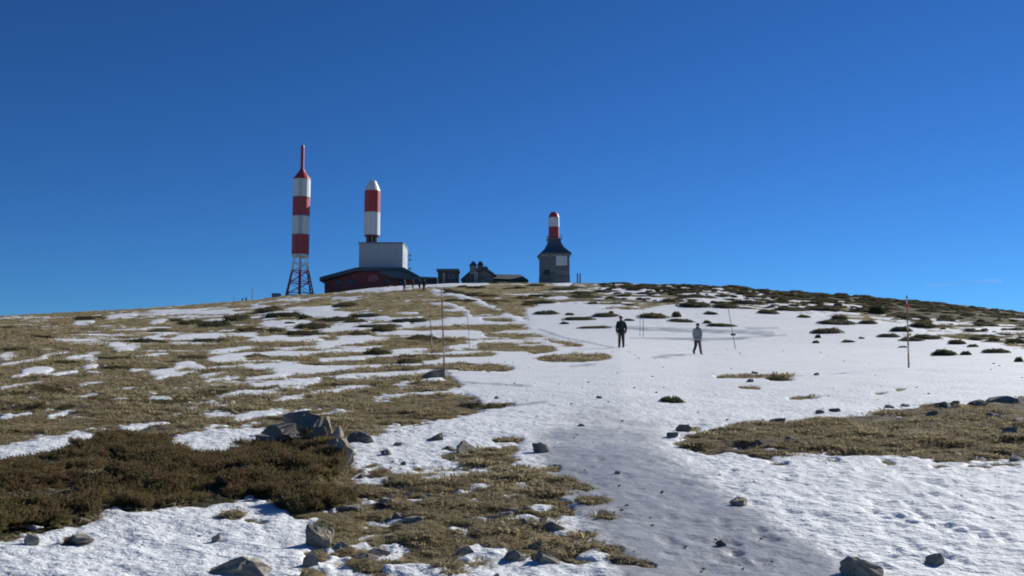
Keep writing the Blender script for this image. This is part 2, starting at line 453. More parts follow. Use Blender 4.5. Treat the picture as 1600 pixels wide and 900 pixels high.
def masonry_mat(name, c, sx=1.1, sy=.45):
    m, t, b = new_mat(name)
    tc = N(t, 'ShaderNodeTexCoord')
    br = N(t, 'ShaderNodeTexBrick')
    br.inputs['Color1'].default_value = (*[x * .8 for x in c], 1); br.inputs['Color2'].default_value = (*[x * 1.25 for x in c], 1)
    br.inputs['Mortar'].default_value = (*[x * .55 for x in c], 1)
    br.inputs['Scale'].default_value = 1; br.inputs['Brick Width'].default_value = sx; br.inputs['Row Height'].default_value = sy
    br.inputs['Mortar Size'].default_value = .03
    sp = N(t, 'ShaderNodeSeparateXYZ'); t.links.new(tc.outputs['Object'], sp.inputs[0])
    cb = N(t, 'ShaderNodeCombineXYZ')
    t.links.new(math_n(t, 'ADD', sp.outputs[0], sp.outputs[1]), cb.inputs[0]); t.links.new(sp.outputs[2], cb.inputs[1])
    t.links.new(cb.outputs[0], br.inputs['Vector'])
    n = noise(t, 1.2, 5, .7, tc.outputs['Object'])
    col = mixc(t, .7, br.outputs[0], ramp(t, n, [(.3, (.6, .6, .6)), (.7, (1.3, 1.3, 1.3))]), 'MULTIPLY')
    t.links.new(col, b.inputs['Base Color']); b.inputs['Roughness'].default_value = .9
    return m

M = {
 'turf': ground_mat(), 'snow': snow_mat(),
 'grass': tuft_mat('dry_grass', [(.15, (.175, .145, .082)), (.32, (.375, .31, .185)), (.48, (.52, .435, .275)), (.6, (.30, .265, .14)), (.8, (.61, .535, .365))]),
 'heather': tuft_mat('heather', [(.12, (.06, .05, .028)), (.3, (.13, .105, .05)), (.45, (.235, .15, .08)), (.6, (.14, .13, .052)), (.72, (.20, .165, .075)), (.9, (.33, .235, .13))], .9),
 'shrub': tuft_mat('juniper', [(.15, (.045, .05, .028)), (.4, (.085, .085, .043)), (.6, (.13, .112, .058)), (.8, (.185, .145, .08))], .2),
 'rock': rock_mat('gneiss', (.25, .22, .18)), 'rock_dark': rock_mat('dark_gneiss', (.185, .168, .145), (.32, .28, .22)), 'rock_tan': rock_mat('tan_gneiss', (.36, .30, .22), (.5, .42, .3)),
 'red': plain('red_paint', (.40, .040, .042), .55, .12, .6), 'white': plain('white_paint', (.74, .74, .72), .55, .07, .5),
 'red_wall': plain('maroon_wall', (.27, .065, .058), .8, .3, .5, .2), 'red_sunlit': plain('sunlit_red_panel', (.42, .13, .12), .7, .2, .6),  # second red is the wall colour lightened to paint in sunlight
 'roof': plain('teal_sheet_roof', (.060, .085, .10), .55, .25, .5), 'panel': plain('pale_cladding', (.44, .445, .45), .6, .06, .4),
 'slate': plain('slate_roof', (.085, .105, .13), .6, .3, 1.2, .4), 'green_slate': plain('mossy_slate', (.085, .105, .10), .8, .35, .8, .4),
 'stone': masonry_mat('granite_masonry', (.20, .20, .187)), 'stone_light': masonry_mat('pale_masonry', (.33, .32, .29), .8, .35),
 'dark': plain('dark_boards', (.055, .052, .055), .7, .3, 1.5), 'steel': plain('grey_steel', (.22, .22, .23), .5, .2, 2, 0, True, .3),
 'glass': plain('window_glass', (.03, .035, .045), .12, .2, 1), 'door': plain('grey_door', (.25, .24, .23), .6, .2, 2),
 'wood': plain('weathered_wood', (.23, .18, .13), .85, .35, 9, .3), 'pole_red': plain('faded_red_band', (.42, .10, .06), .75, .25, 12), 'pole_white': plain('faded_white_band', (.55, .53, .48), .75, .2, 12),
 'black': plain('black_cloth', (.016, .017, .02), .85, .4, 14, .3), 'grey_cloth': plain('grey_cloth', (.33, .325, .31), .85, .25, 14, .3), 'charcoal': plain('charcoal_cloth', (.035, .036, .042), .85, .3, 14, .3),
 'brown_cloth': plain('brown_cloth', (.16, .09, .06), .85, .25, 14), 'pale_cloth': plain('pale_cloth', (.42, .34, .31), .85, .2, 14), 'green_cloth': plain('dark_green_cloth', (.022, .032, .022), .85, .3, 14),
 'skin': plain('skin', (.42, .25, .18), .6, .1, 20), 'boot': plain('boot_leather', (.02, .018, .016), .6, .3, 20),
}

def paint(name, c):
    m, t, b = new_mat(name)
    tc = N(t, 'ShaderNodeTexCoord'); mp = N(t, 'ShaderNodeMapping'); mp.inputs['Scale'].default_value = (2.2, 2.2, .16)
    t.links.new(tc.outputs['Object'], mp.inputs['Vector'])
    n = noise(t, 1.6, 5, .7, mp.outputs[0])
    a = ramp(t, n, [(.3, tuple(x * .72 for x in c)), (.5, c), (.75, tuple(min(.85, x * 1.15 + .02) for x in c))])
    t.links.new(a, b.inputs['Base Color']); b.inputs['Roughness'].default_value = .5
    return m
M['red'] = paint('streaked_red_paint', (.44, .045, .045)); M['white'] = paint('streaked_white_paint', (.74, .74, .72))

# ------------------------------------------------------------------ object helpers
class MB:
    def __init__(self): self.v = []; self.f = []
    def add(self, vs, fs):
        o = len(self.v); self.v += [tuple(p) for p in vs]; self.f += [tuple(i + o for i in f) for f in fs]; return self
    def box(self, x0, x1, y0, y1, z0, z1):
        return self.add([(x, y, z) for z in (z0, z1) for x, y in ((x0, y0), (x1, y0), (x1, y1), (x0, y1))],
                        [(3, 2, 1, 0), (4, 5, 6, 7), (0, 1, 5, 4), (1, 2, 6, 5), (2, 3, 7, 6), (3, 0, 4, 7)])
    def prism(self, prof, y0, y1):                     # profile in xz, extruded along y
        n = len(prof)
        vs = [(x, y0, z) for x, z in prof] + [(x, y1, z) for x, z in prof]
        fs = [tuple(range(n)), tuple(range(2 * n - 1, n - 1, -1))] + [(i, i + n, (i + 1) % n + n, (i + 1) % n) for i in range(n)]
        return self.add(vs, fs)
    def lathe(self, prof, n=24, cx=0, cy=0):           # (r, z) profile, closed with caps
        vs = []; fs = []
        for r, z in prof:
            vs += [(cx + r * math.cos(2 * math.pi * i / n), cy + r * math.sin(2 * math.pi * i / n), z) for i in range(n)]
        for k in range(len(prof) - 1):
            fs += [(k * n + i, k * n + (i + 1) % n, (k + 1) * n + (i + 1) % n, (k + 1) * n + i) for i in range(n)]
        fs += [tuple(range(n - 1, -1, -1)), tuple(range((len(prof) - 1) * n, len(prof) * n))]
        return self.add(vs, fs)
    def tube(self, a, b, r0, r1=None, n=8):
        r1 = r0 if r1 is None else r1
        a = Vector(a); b = Vector(b); d = (b - a).normalized()
        u = d.orthogonal().normalized(); w_ = d.cross(u)
        vs = [a + (u * math.cos(2*math.pi*i/n) + w_ * math.sin(2*math.pi*i/n)) * r0 for i in range(n)] + \
             [b + (u * math.cos(2*math.pi*i/n) + w_ * math.sin(2*math.pi*i/n)) * r1 for i in range(n)]
        return self.add(vs, [(i, (i + 1) % n, (i + 1) % n + n, i + n) for i in range(n)] + [tuple(range(n - 1, -1, -1)), tuple(range(n, 2 * n))])
    def build(self, name, mat, parent=None, smooth=False):
        me = bpy.data.meshes.new(name); me.from_pydata(self.v, [], self.f); me.update()
        if smooth: me.polygons.foreach_set('use_smooth', [True] * len(me.polygons))
        me.materials.append(mat)
        o = bpy.data.objects.new(name, me); COL.objects.link(o)
        if parent is not None: o.parent = parent
        return o

def tag(o, label=None, cat=None, group=None, kind=None):
    if label: o['label'] = label
    if cat: o['category'] = cat
    if group: o['group'] = group
    if kind: o['kind'] = kind
    return o

def empty(name, loc, label=None, cat=None, group=None, rz=0):
    o = bpy.data.objects.new(name, None); COL.objects.link(o)
    o.location = loc; o.rotation_euler = (0, 0, rz)
    o.empty_display_size = .1
    return tag(o, label, cat, group)

def mesh_np(name, V, Q, mat, attrs=None, smooth=True, T=None):
    me = bpy.data.meshes.new(name)
    k = Q.shape[1]
    me.vertices.add(len(V)); me.vertices.foreach_set('co', V.astype(np.float32).ravel())
    me.loops.add(Q.size); me.loops.foreach_set('vertex_index', Q.astype(np.int32).ravel())
    me.polygons.add(len(Q)); me.polygons.foreach_set('loop_start', np.arange(0, Q.size, k, dtype=np.int32))
    me.update(calc_edges=True)
    if smooth: me.polygons.foreach_set('use_smooth', np.ones(len(Q), bool))
    for an, av in (attrs or {}).items():
        a = me.attributes.new(an, 'FLOAT', 'POINT'); a.data.foreach_set('value', av.astype(np.float32))
    me.materials.append(mat); me.update()
    o = bpy.data.objects.new(name, me); COL.objects.link(o)
    return o

# ------------------------------------------------------------------ ground, snow and trail
def polar(rs, azs):
    a, r = np.meshgrid(azs, rs)
    x = (r * np.sin(a)).ravel(); y = (r * np.cos(a)).ravel()
    n, k = len(rs), len(azs)
    i = np.arange((n - 1) * k).reshape(n - 1, k)
    q = np.stack([i, np.roll(i, -1, 1), np.roll(i, -1, 1) + k, i + k], -1).reshape(-1, 4)[:, ::-1]
    return x, y, q

def az_list(step):
    d = math.radians
    return np.concatenate([np.arange(d(-38), d(38), d(step)), np.arange(d(38), d(322) - d(1), d(3))])

def geo(a, b, q): return a * q ** np.arange(int(math.log(b / a) / math.log(q)))

rs_g = np.concatenate([[0.02], geo(1.2, 240, 1.011), geo(240, 9000, 1.07)])
x, y, q = polar(rs_g, az_list(.25))
z = H0(x, y)
m = snow_m(x, y, z)
r_ = np.hypot(x, y)
dark = np.clip(lookup(FD, x, y, z), 0, 1) * (r_ < 230) + .5 * (r_ >= 230)
dark = np.clip(dark + .25 * fbm(x, y, 1.5, 77, 3) * (dark > .05), 0, 1)
zg = turf_z(x, y, z, m, r_) + 0.03 * dark * (r_ < 40) - (0.05 + .0008 * r_) * sstep(.04, .4, m) * (r_ < 230)
soil = sstep(-.18, -.34, (fbm(x, y, 1.0, 612, 3) - .24 * lookup(FB, x, y, z)) * (r_ < 60)) * (1 - dark)
g_o = mesh_np('ground', np.stack([x, y, zg], 1), q, M['turf'], {'dark': dark, 'soil': soil})
tag(g_o, kind='structure')

rs_s = np.concatenate([geo(1.2, 28, 1.0055), geo(28, 200, 1.0085)])
x, y, q = polar(rs_s, az_list(.115))
z = H0(x, y)
m = snow_m(x, y, z)
r_ = np.hypot(x, y)
ice = np.clip(lookup(FI, x, y, z), 0, 1) * (np.abs(np.arctan2(x, y)) < .7)
near = sstep(30, 10, r_)
th = (0.034 + 0.0007 * r_)
zs = z + th * (.75 * sstep(-.06, .22, m) + .25 * sstep(.1, .9, m)) - .006
zs += (1 - .7 * ice) * near * (0.018 * fbm(x, y, .30, 91, 3) + .018 * fbm(x, y, .12, 95, 2)) + .012 * near * ice * fbm(x, y, .5, 99, 3)
for k in range(12):                                     # a line of footprints
    t = k / 11
    p = ground(1360 + 218 * t + R.uniform(-3, 3), 806 + 40 * t + (5 if k % 2 else -3))
    zs -= 0.035 * np.exp(-(((x - p.x) / .055) ** 2 + ((y - p.y) / .07) ** 2) ** 2)
for k in range(60):                                     # trodden dents in the trail
    py_ = R.uniform(690, 895); p = ground(np.interp(py_, [690, 740, 800, 895], [900, 960, 1050, 1160]) + R.uniform(-90, 110), py_)
    zs -= R.uniform(.004, .010) * np.exp(-(((x - p.x) / R.uniform(.05, .08)) ** 2 + ((y - p.y) / R.uniform(.09, .14)) ** 2) ** 2)
for k in range(60):                                     # scattered old prints
    p = ground(R.uniform(1120, 1600), R.uniform(735, 895))
    zs -= R.uniform(.01, .024) * np.exp(-(((x - p.x) / R.uniform(.04, .07)) ** 2 + ((y - p.y) / R.uniform(.07, .12)) ** 2) ** 2)
keep = (m[q] > -.12).any(1)
isice = ice[q].mean(1) > .5
for name, sel in (('snow', keep & ~isice), ('path', keep & isice)):
    qq = q[sel]; u, inv = np.unique(qq, return_inverse=True)
    o = mesh_np(name, np.stack([x, y, zs], 1)[u], inv.reshape(-1, 4), M['snow'], {'ice': ice[u]})
    tag(o, kind='structure')
    # matching shading across the seam comes from the shared attribute

def surf(x, y):
    """top of ground or snow at a point"""
    x = np.asarray(x, float); y = np.asarray(y, float)
    z = H0(x, y); m = snow_m(x, y, z); r = np.hypot(x, y)
    return np.maximum(z, z + (0.034 + .0007 * r) * (.75 * sstep(-.06, .22, m) + .25 * sstep(.1, .9, m)) - .006)

# ------------------------------------------------------------------ buildings on the crest
def gz(px, Y):                                          # ground height under a point of the crest
    p = at(px, 450, Y)
    return float(H0(p.x, Y))

def root_at(name, px, Y, label, cat):
    p = at(px, 450, Y)
    return empty(name, (p.x, Y, gz(px, Y)), label, cat)

def loc(root, px, py):                                  # pixel -> (x, z) in the thing's own frame at its depth
    p = at(px, py, root.location.y)
    return p.x - root.location.x, p.z - root.location.z

# --- lattice rocket mast
YA = 180.0
t = root_at('antenna_tower', 468, YA, 'tallest red and white rocket-shaped antenna tower on splayed lattice legs, leftmost', 'tower')
mpp = YA / F_PX * 1.005
def zrow(root, py): return loc(root, 468, py)[1]
rad = 13.6 * mpp
rows = [398, 367.5, 338, 309, 281]
zt_l = zrow(t, 402)
for i in range(4):
    MB().lathe([(rad * .985, zrow(t, rows[i])), (rad, zrow(t, rows[i]) + .02), (rad, zrow(t, rows[i + 1]) - .02), (rad * .985, zrow(t, rows[i + 1]))], 18).build('band', M['red' if i % 2 == 0 else 'white'], t)
for py in (367.5, 338, 309):
    MB().lathe([(rad * 1.035, zrow(t, py) - .07), (rad * 1.035, zrow(t, py) + .07)], 18).build('flange', M['steel'], t)
ld = MB()
for sx in (-.22, .22): ld.tube((sx + .3, -rad * 1.12, zt_l), (sx + .3, -rad * 1.12, zrow(t, 283)), .03, n=5)
for k in range(46):
    zz = zt_l + (zrow(t, 283) - zt_l) * k / 45
    ld.tube((.08, -rad * 1.12, zz), (.52, -rad * 1.12, zz), .02, n=4)
ld.build('ladder', M['steel'], t)
MB().lathe([(rad * 1.02, zrow(t, 281) + .001), (rad * .92, zrow(t, 278)), (rad * .42, zrow(t, 269)), (3.2 * mpp, zrow(t, 264))], 18).build('cone', M['red'], t)
MB().lathe([(2.9 * mpp, zrow(t, 265)), (2.9 * mpp, zrow(t, 230)), (2.0 * mpp, zrow(t, 227))], 10).build('spire', M['red'], t)
MB().lathe([(rad * .96, zrow(t, 402)), (rad * .96, zrow(t, 398) - .002)], 18).build('collar', M['white'], t)
zt, zm, zb = zrow(t, 402), zrow(t, 424), -0.6
wt, wb = 10.5 * mpp, 26 * mpp
def legp(sx, sy, z):
    k = (z - zb) / (zt - zb); ww = wb + (wt - wb) * k ** .85
    c, s = math.cos(.30), math.sin(.30)
    X, Yv = sx * ww * .82, sy * ww * .82
    return (X * c - Yv * s, X * s + Yv * c, z)
for sx in (-1, 1):
    for sy in (-1, 1):
        lg = MB().tube(legp(sx, sy, zb), legp(sx, sy, zm), .14, .13).build('leg', M['red'], t)
        MB().tube(legp(sx, sy, zm), legp(sx, sy, zt), .13, .12).build('upper_leg', M['white'], lg)
MB().tube((0, 0, zb), (0, 0, zm), .26).build('riser', M['red'], t)
MB().tube((0, 0, zm), (0, 0, zt), .26).build('riser', M['white'], t)
cs = [(-1, -1), (1, -1), (1, 1), (-1, 1)]
zl = [zrow(t, 459), zrow(t, 441), zm, zrow(t, 412)]
for i in range(4):
    a, b = cs[i], cs[(i + 1) % 4]
    for j, zz in enumerate(zl):
        MB().tube(legp(*a, zz), legp(*b, zz), .075, n=6).build('strut', M['red' if zz <= zm + .1 else 'white'], t)
        if j < 3:
            mt = M['red' if j < 2 else 'white']
            MB().tube(legp(*a, zz), legp(*b, zl[j + 1]), .06, n=6).build('brace', mt, t)
            MB().tube(legp(*b, zz), legp(*a, zl[j + 1]), .06, n=6).build('brace', mt, t)
x0, z0 = loc(t, 432, 459)
MB().box(x0 - .7, x0 + .7, -.8, .8, z0 - 1.2, z0 + .05).build('footing', M['steel'], t)

# --- transmitter station: red gabled base, white box, stub rocket
YB = 184.0
t = root_at('transmitter_station', 582, YB, 'low maroon gabled station with dark roof carrying a big white box', 'building')
L = lambda px, py: loc(t, px, py)
wall = [L(507, 470), L(507, 440), L(560, 424.5), L(630, 424.5), L(652, 439), L(652, 470)]
MB().prism(wall, 0, 15).build('wall', M['red_wall'], t)
rf = MB().prism([L(501, 434), L(501, 440), L(560, 424.3), L(630, 424.3), L(664, 443), L(664, 436.5), L(632, 418.8), L(558, 418.8)], -1.1, 15.6).build('roof', M['roof'], t)
MB().prism([L(596, 426), L(596, 430), L(618, 437), L(652, 440), L(652, 436), L(630, 426)], -2.6, -1.12).build('porch_roof', M['roof'], rf)
MB().prism([L(575, 440), L(577, 430), L(588, 429), L(594, 436), L(586, 441)], -.35, -.003).build('sunlit_panel', M['red_sunlit'], t)  # sunlit patch of the red wall, its brightness put into the colour
for px, py in ((530, 441), (548, 440), (606, 439), (628, 441)):
    xx, zz = L(px, py)
    wn = MB().box(xx - .6, xx + .6, -.06, -.003, zz - .45, zz + .45).build('window', M['dark'], t)
    MB().box(xx - .5, xx + .5, -.08, -.063, zz - .36, zz + .36).build('pane', M['glass'], wn)
xa, za = L(558.5, 419.5); xb, zb_ = L(628, 378)
core = MB().box(xa + .05, xb - .05, 1.55, 9.9, za - 1, zb_ - .1).build('upper_block', M['panel'], t)
nc, nr = 7, 3
for i in range(nc):
    for j in range(nr):
        px0 = xa + (xb - xa) * i / nc; px1 = xa + (xb - xa) * (i + 1) / nc
        pz0 = za + (zb_ - za) * j / nr; pz1 = za + (zb_ - za) * (j + 1) / nr
        MB().box(px0 + .02, px1 - .02, 1.47, 1.548, pz0 + .02, pz1 - .02).build('panel', M['panel'], core)
for i in range(6):
    for j in range(nr):
        py0 = 1.6 + 8.3 * i / 6; pz0 = za + (zb_ - za) * j / nr; pz1 = za + (zb_ - za) * (j + 1) / nr
        MB().box(xb - .048, xb + .03, py0 + .02, py0 + 8.3 / 6 - .02, pz0 + .02, pz1 - .02).build('panel', M['panel'], core)
MB().box(xa - .12, xb + .12, 1.35, 10.05, zb_ - .098, zb_ + .16).build('parapet', M['steel'], core)
xx, zz = L(635, 420); ms = MB().tube((xx, 5, zz - 1), (xx, 5, L(635, 388)[1]), .07).build('side_mast', M['steel'], t)
for py in (394, 401, 415):
    z1 = L(635, py)[1]; MB().tube((xx - .1, 4.8, z1), (xx + .45, 4.8, z1), .17).build('dish', M['steel'], ms)

YB2 = YB + 5.5
top_z = at(582, 377, YB).z
p = at(581, 372, YB2)
t2 = empty('antenna_tower', (p.x, YB2, t.location.z + zb_ + .16), 'stubby red and white antenna cylinder standing on the white box', 'tower')
L2 = lambda px, py: loc(t2, px, py)[1]
mp2 = YB2 / F_PX * 1.005
rb = 12.6 * mp2
for i in range(8):
    a = i * math.pi / 4 + .2
    MB().tube((math.cos(a) * rb * .62, math.sin(a) * rb * .62, 0), (math.cos(a) * rb * .62, math.sin(a) * rb * .62, L2(581, 368) - .02), .16).build('strut', M['brown_cloth'] if i % 2 else M['steel'], t2)
MB().lathe([(rb * .42, 0), (rb * .42, L2(581, 368) - .03)], 12).build('core', M['dark'], t2)
MB().lathe([(rb * .95, L2(581, 369.3)), (rb * .95, L2(581, 368) - .003)], 18).build('collar', M['red_wall'], t2)
MB().lathe([(rb, L2(581, 368)), (rb, L2(581, 332.6))], 18).build('band', M['white'], t2)
MB().lathe([(rb, L2(581, 332.4)), (rb, L2(581, 299))], 18).build('band', M['red'], t2)
MB().lathe([(rb * .97, L2(581, 298.8)), (rb * .84, L2(581, 294)), (rb * .52, L2(581, 285)), (rb * .44, L2(581, 283))], 18).build('cap', M['white'], t2)
MB().tube((-.2, 0, L2(581, 283)), (-.2, 0, L2(581, 279.5)), .1).build('beacon', M['steel'], t2)

# --- flat roofed hut and its low annex
YH = 176.0
t = root_at('service_hut', 700, YH, 'small dark flat-roofed hut between the white-box station and the slate lodge', 'hut')
L = lambda px, py: loc(t, px, py)
(xa, za), (xb, zb_) = L(684, 450), L(716, 424)
MB().box(xa, xb, 0, 3.6, za, zb_).build('wall', M['dark'], t)
(xc, zc_), (xd, zd_) = L(682.3, 424), L(717.8, 420.3)
MB().box(xc, xd, -.4, 4, zb_ + .002, zd_).build('roof', M['roof'], t)
xx, zz = L(693.5, 434); MB().box(xx - .22, xx + .22, -.06, -.003, za + .5, zz + .9).build('door', M['door'], t)
xx, zz = L(705, 432); wn = MB().box(xx - .5, xx + .5, -.05, -.003, zz - .35, zz + .35).build('window', M['steel'], t)
MB().box(xx - .4, xx + .4, -.07, -.053, zz - .27, zz + .27).build('pane', M['glass'], wn)
t = root_at('annex', 664, YH + 1, 'low dark green-roofed annex joining the station and the dark hut', 'annex')
L = lambda px, py: loc(t, px, py)
(xa, za), (xb, zb_) = L(646, 452), L(682, 436.5)
MB().box(xa, xb, 0, 4, za, zb_).build('wall', M['dark'], t)
MB().prism([(xa - .1, zb_ + .002), (xb + .02, zb_ + .002), (xb + .02, L(682, 433.5)[1]), L(655, 432.5)], -.3, 4.3).build('roof', M['green_slate'], t)

# --- slate lodge
YL = 179.0
t = root_at('mountain_lodge', 768, YL, 'rambling slate-roofed stone lodge with two pointed turrets and a low wing', 'building')
L = lambda px, py: loc(t, px, py)
MB().prism([L(722, 452), L(722, 437), L(731, 430), L(757, 422), L(771, 431), L(771, 452)], 0, 7).build('wall', M['stone'], t)
MB().prism([L(720, 436.3), L(720, 438), L(731, 429.5), L(757, 421), L(772, 430.5), L(776, 430.3), L(757, 416.5), L(748, 417), L(733, 425)], -.4, 7.4).build('roof', M['green_slate'], t)
def turret(pxa, pxb, pyb, pye, pyp, y0, dep):
    (xa, za), (xb, ze) = L(pxa, pyb), L(pxb, pye)
    tu = MB().box(xa, xb, y0, y0 + dep, za, ze).build('turret', M['stone'], t)
    xm, zm_ = (xa + xb) / 2, L(pxa, pyp)[1]
    e = .12
    MB().add([(xa - e, y0 - e, ze), (xb + e, y0 - e, ze), (xb + e, y0 + dep + e, ze), (xa - e, y0 + dep + e, ze), (xm - .2, y0 + dep / 2, zm_), (xm + .2, y0 + dep / 2, zm_)],
             [(3, 2, 1, 0), (0, 1, 5, 4), (1, 2, 5), (2, 3, 4, 5), (3, 0, 4)]).build('turret_roof', M['slate'], tu)
    return tu
turret(734.3, 744.6, 430, 415.5, 408, -.6, 1.8)
turret(745.8, 754, 425, 411.5, 405.5, 2.0, 1.3)
turret(754.5, 762, 427, 418, 412.5, 3.0, 1.2)
(xa, za), (xb, zb_) = L(735, 452), L(747, 426)
pw = MB().box(xa, xb, -1.0, -.61, za, zb_).build('porch', M['stone_light'], t)
xx, zz = L(738.5, 434); MB().box(xx - .3, xx + .3, -1.06, -1.003, zz - .9, zz + .6).build('door', M['dark'], pw)
MB().prism([L(771.5, 452), L(771.5, 437.5), L(820, 438.5), L(820, 452)], .6, 6.4).build('wing_wall', M['stone'], t)
(xa, za), (xb, zb_), (xc, zc_), (xd, zd_) = L(770, 435.0), L(826, 437.6), L(775, 425.2), L(814, 426)
MB().add([(xa, 0, za), (xb, 0, zb_), (xb, 7, zb_), (xa, 7, za), (xc, 3.4, zc_), (xd, 3.4, zd_)],
         [(3, 2, 1, 0), (0, 1, 5, 4), (1, 2, 5), (2, 3, 4, 5), (3, 0, 4)]).build('wing_roof', M['green_slate'], t)

# --- square stone tower with flared roof and small rocket
YC = 182.0
t = root_at('stone_tower', 866, YC, 'square grey stone tower with flared slate roof and small red and white mast', 'tower')
t.rotation_euler = (0, 0, .10)
L = lambda px, py: loc(t, px, py)
mp3 = YC / F_PX * 1.005
zr = lambda py: L(866, py)[1]
hw = 21.3 * mp3
def frust(levels, name, mat, parent):
    vs, fs = [], []
    for w_, z_ in levels: vs += [(-w_, -w_, z_), (w_, -w_, z_), (w_, w_, z_), (-w_, w_, z_)]
    for k in range(len(levels) - 1):
        fs += [(4*k+i, 4*k+(i+1) % 4, 4*k+4+(i+1) % 4, 4*k+4+i) for i in range(4)]
    n_ = len(vs); fs += [(3, 2, 1, 0), (n_-4, n_-3, n_-2, n_-1)]
    return MB().add(vs, fs).build(name, mat, parent)
frust([(hw * 1.02, -2), (hw * 1.01, zr(436)), (hw * .99, zr(430)), (hw * .98, zr(400))], 'wall', M['stone'], t)
rfo = frust([(hw * 1.12, zr(400) + .01), (hw * 1.14, zr(398)), (hw * .88, zr(393)), (hw * .62, zr(387)), (hw * .48, zr(381)), (hw * .42, zr(375))], 'roof', M['slate'], t)
frust([(hw * 1.06, zr(403)), (hw * 1.06, zr(400))], 'cornice', M['stone_light'], t)
frust([(hw * .52, zr(374.8)), (hw * .52, zr(373.6))], 'gallery', M['steel'], rfo)
for sx, sy in cs:
    MB().tube((sx * hw * .5, sy * hw * .5, zr(373.6)), (sx * hw * .5, sy * hw * .5, zr(369)), .05).build('rail_post', M['steel'], rfo)
for i in range(4):
    a, b = cs[i], cs[(i + 1) % 4]
    MB().tube((a[0] * hw * .5, a[1] * hw * .5, zr(369.3)), (b[0] * hw * .5, b[1] * hw * .5, zr(369.3)), .045).build('rail', M['steel'], rfo)
rc = 8.6 * mp3
MB().lathe([(rc, zr(373.5)), (rc, zr(355.2))], 16).build('band', M['red'], t)
MB().lathe([(rc * 1.01, zr(355)), (rc * 1.01, zr(340.6))], 16).build('band', M['white'], t)
MB().lathe([(rc, zr(340.4)), (rc * .82, zr(335)), (rc * .5, zr(332)), (rc * .4, zr(331.6))], 16).build('cap', M['red'], t)
xx, zz = L(873.5, 408); xx = xx + .1
wf = MB().box(xx - 1.05, xx + 1.05, -hw * .99 - .10, -hw * .985 - .004, zz - 1.15, zz + 1.1).build('window', M['white'], t)
for i in range(5):
    MB().box(xx - .95 + i * .39, xx - .95 + i * .39 + .33, -hw * .99 - .14, -hw * .99 - .103, zz - 1.05, zz + 1.0).build('shutter_slat', M['white'], wf)
for px in (848, 853):
    xx, zz = L(px + 1, 428); MB().box(xx - .25, xx + .25, -hw * 1.06, -hw * .97, zz - .5, zz + .5).build('window', M['glass'], t)

# --- posts on the crest
def post(px, py_top, py_base, Y, rad, label, group=None, mat='dark'):
    a = at(px, py_base, Y); zt_ = at(px, py_top, Y).z; zg_ = min(a.z, float(H0(a.x, Y)))
    o = MB().tube((0, 0, -.3), (0, 0, zt_ - zg_), rad, rad * .85, 8).build('post', M[mat])
    o.location = (a.x, Y, zg_)
    tag(o, label, 'post', group)
post(902.5, 427, 442, 178, .14, 'left one of two thin dark posts right of the stone tower', 'posts on the crest')
post(906.5, 427, 442, 178, .14, 'right one of two thin dark posts right of the stone tower', 'posts on the crest')
post(379, 466, 473, 165, .16, 'left one of two stubby dark posts on the left skyline', 'posts on the crest')
post(384.5, 465, 473, 165, .18, 'right one of two stubby dark posts on the left skyline', 'posts on the crest')
post(394, 450, 468, 168, .07, 'slender grey post on the skyline left of the lattice tower', 'posts on the crest', 'steel')
post(366, 464, 471, 166, .06, 'short thin stake at the far left of the crest posts', 'posts on the crest', 'steel')

# ------------------------------------------------------------------ piste marker poles
def pole(top, base, rad, label, bands=True, plate=None, redtop=False):
    b = ground(*base)
    tp = at(top[0], top[1], b.y)
    zs_ = float(surf(b.x, b.y)); b.z = min(b.z, zs_)
    t = empty('marker_pole', b, label, 'pole', 'piste marker poles')
    d = tp - b; ln = d.length; d.normalize()
    n = 9 if bands else 1
    rad *= .8
    for i in range(n):
        a0 = d * (ln * i / n - (.25 if i == 0 else 0)); a1 = d * (ln * (i + 1) / n)
        k0, k1 = 1 - .25 * i / n, 1 - .25 * (i + 1) / n
        mat = (M['wood'], M['pole_red'], M['pole_white'])[i % 3] if bands else M['wood']
        MB().tube(a0, a1, rad * k0, rad * k1, 10).build('shaft' if mat == M['wood'] else 'band', mat, t)
    if redtop:
        MB().tube(d * (ln * .86), d * (ln * .90), rad * 2.6, rad * 2.6, 10).build('red_collar', M['pole_red'], t)
        MB().tube(d * (ln * .995), d * (ln * 1.03), rad * 1.3, rad * .6, 10).build('cap', M['steel'], t)
    if plate:
        c = d * (ln * plate)
        MB().box(c.x - .14, c.x + .14, c.y - .05, c.y - .025, c.z - .06, c.z + .06).build('plate', M['dark'], t)
    return t
pole((690, 450), (694.5, 588), .030, 'banded tall marker pole in the grass below the red station')
pole((671, 466), (675.5, 561), .026, 'thinner banded marker pole just left of the tall banded pole')
pole((729, 472), (734, 545), .018, 'faint slender bare pole right of the two banded poles', bands=False)
pole((1417, 465), (1420, 577), .034, 'tall marker pole with red collar alone on the right snowfield', redtop=True)
pole((1137.5, 480), (1149.5, 547), .026, 'leaning marker pole with dark plate right of the grey-jacketed walker', bands=False, plate=.36)
pole((1000, 488), (1000, 527), .026, 'left one of two thin poles between the two walkers', bands=False)
pole((1005, 486), (1005, 528), .030, 'right one of two thin poles between the two walkers', bands=False)

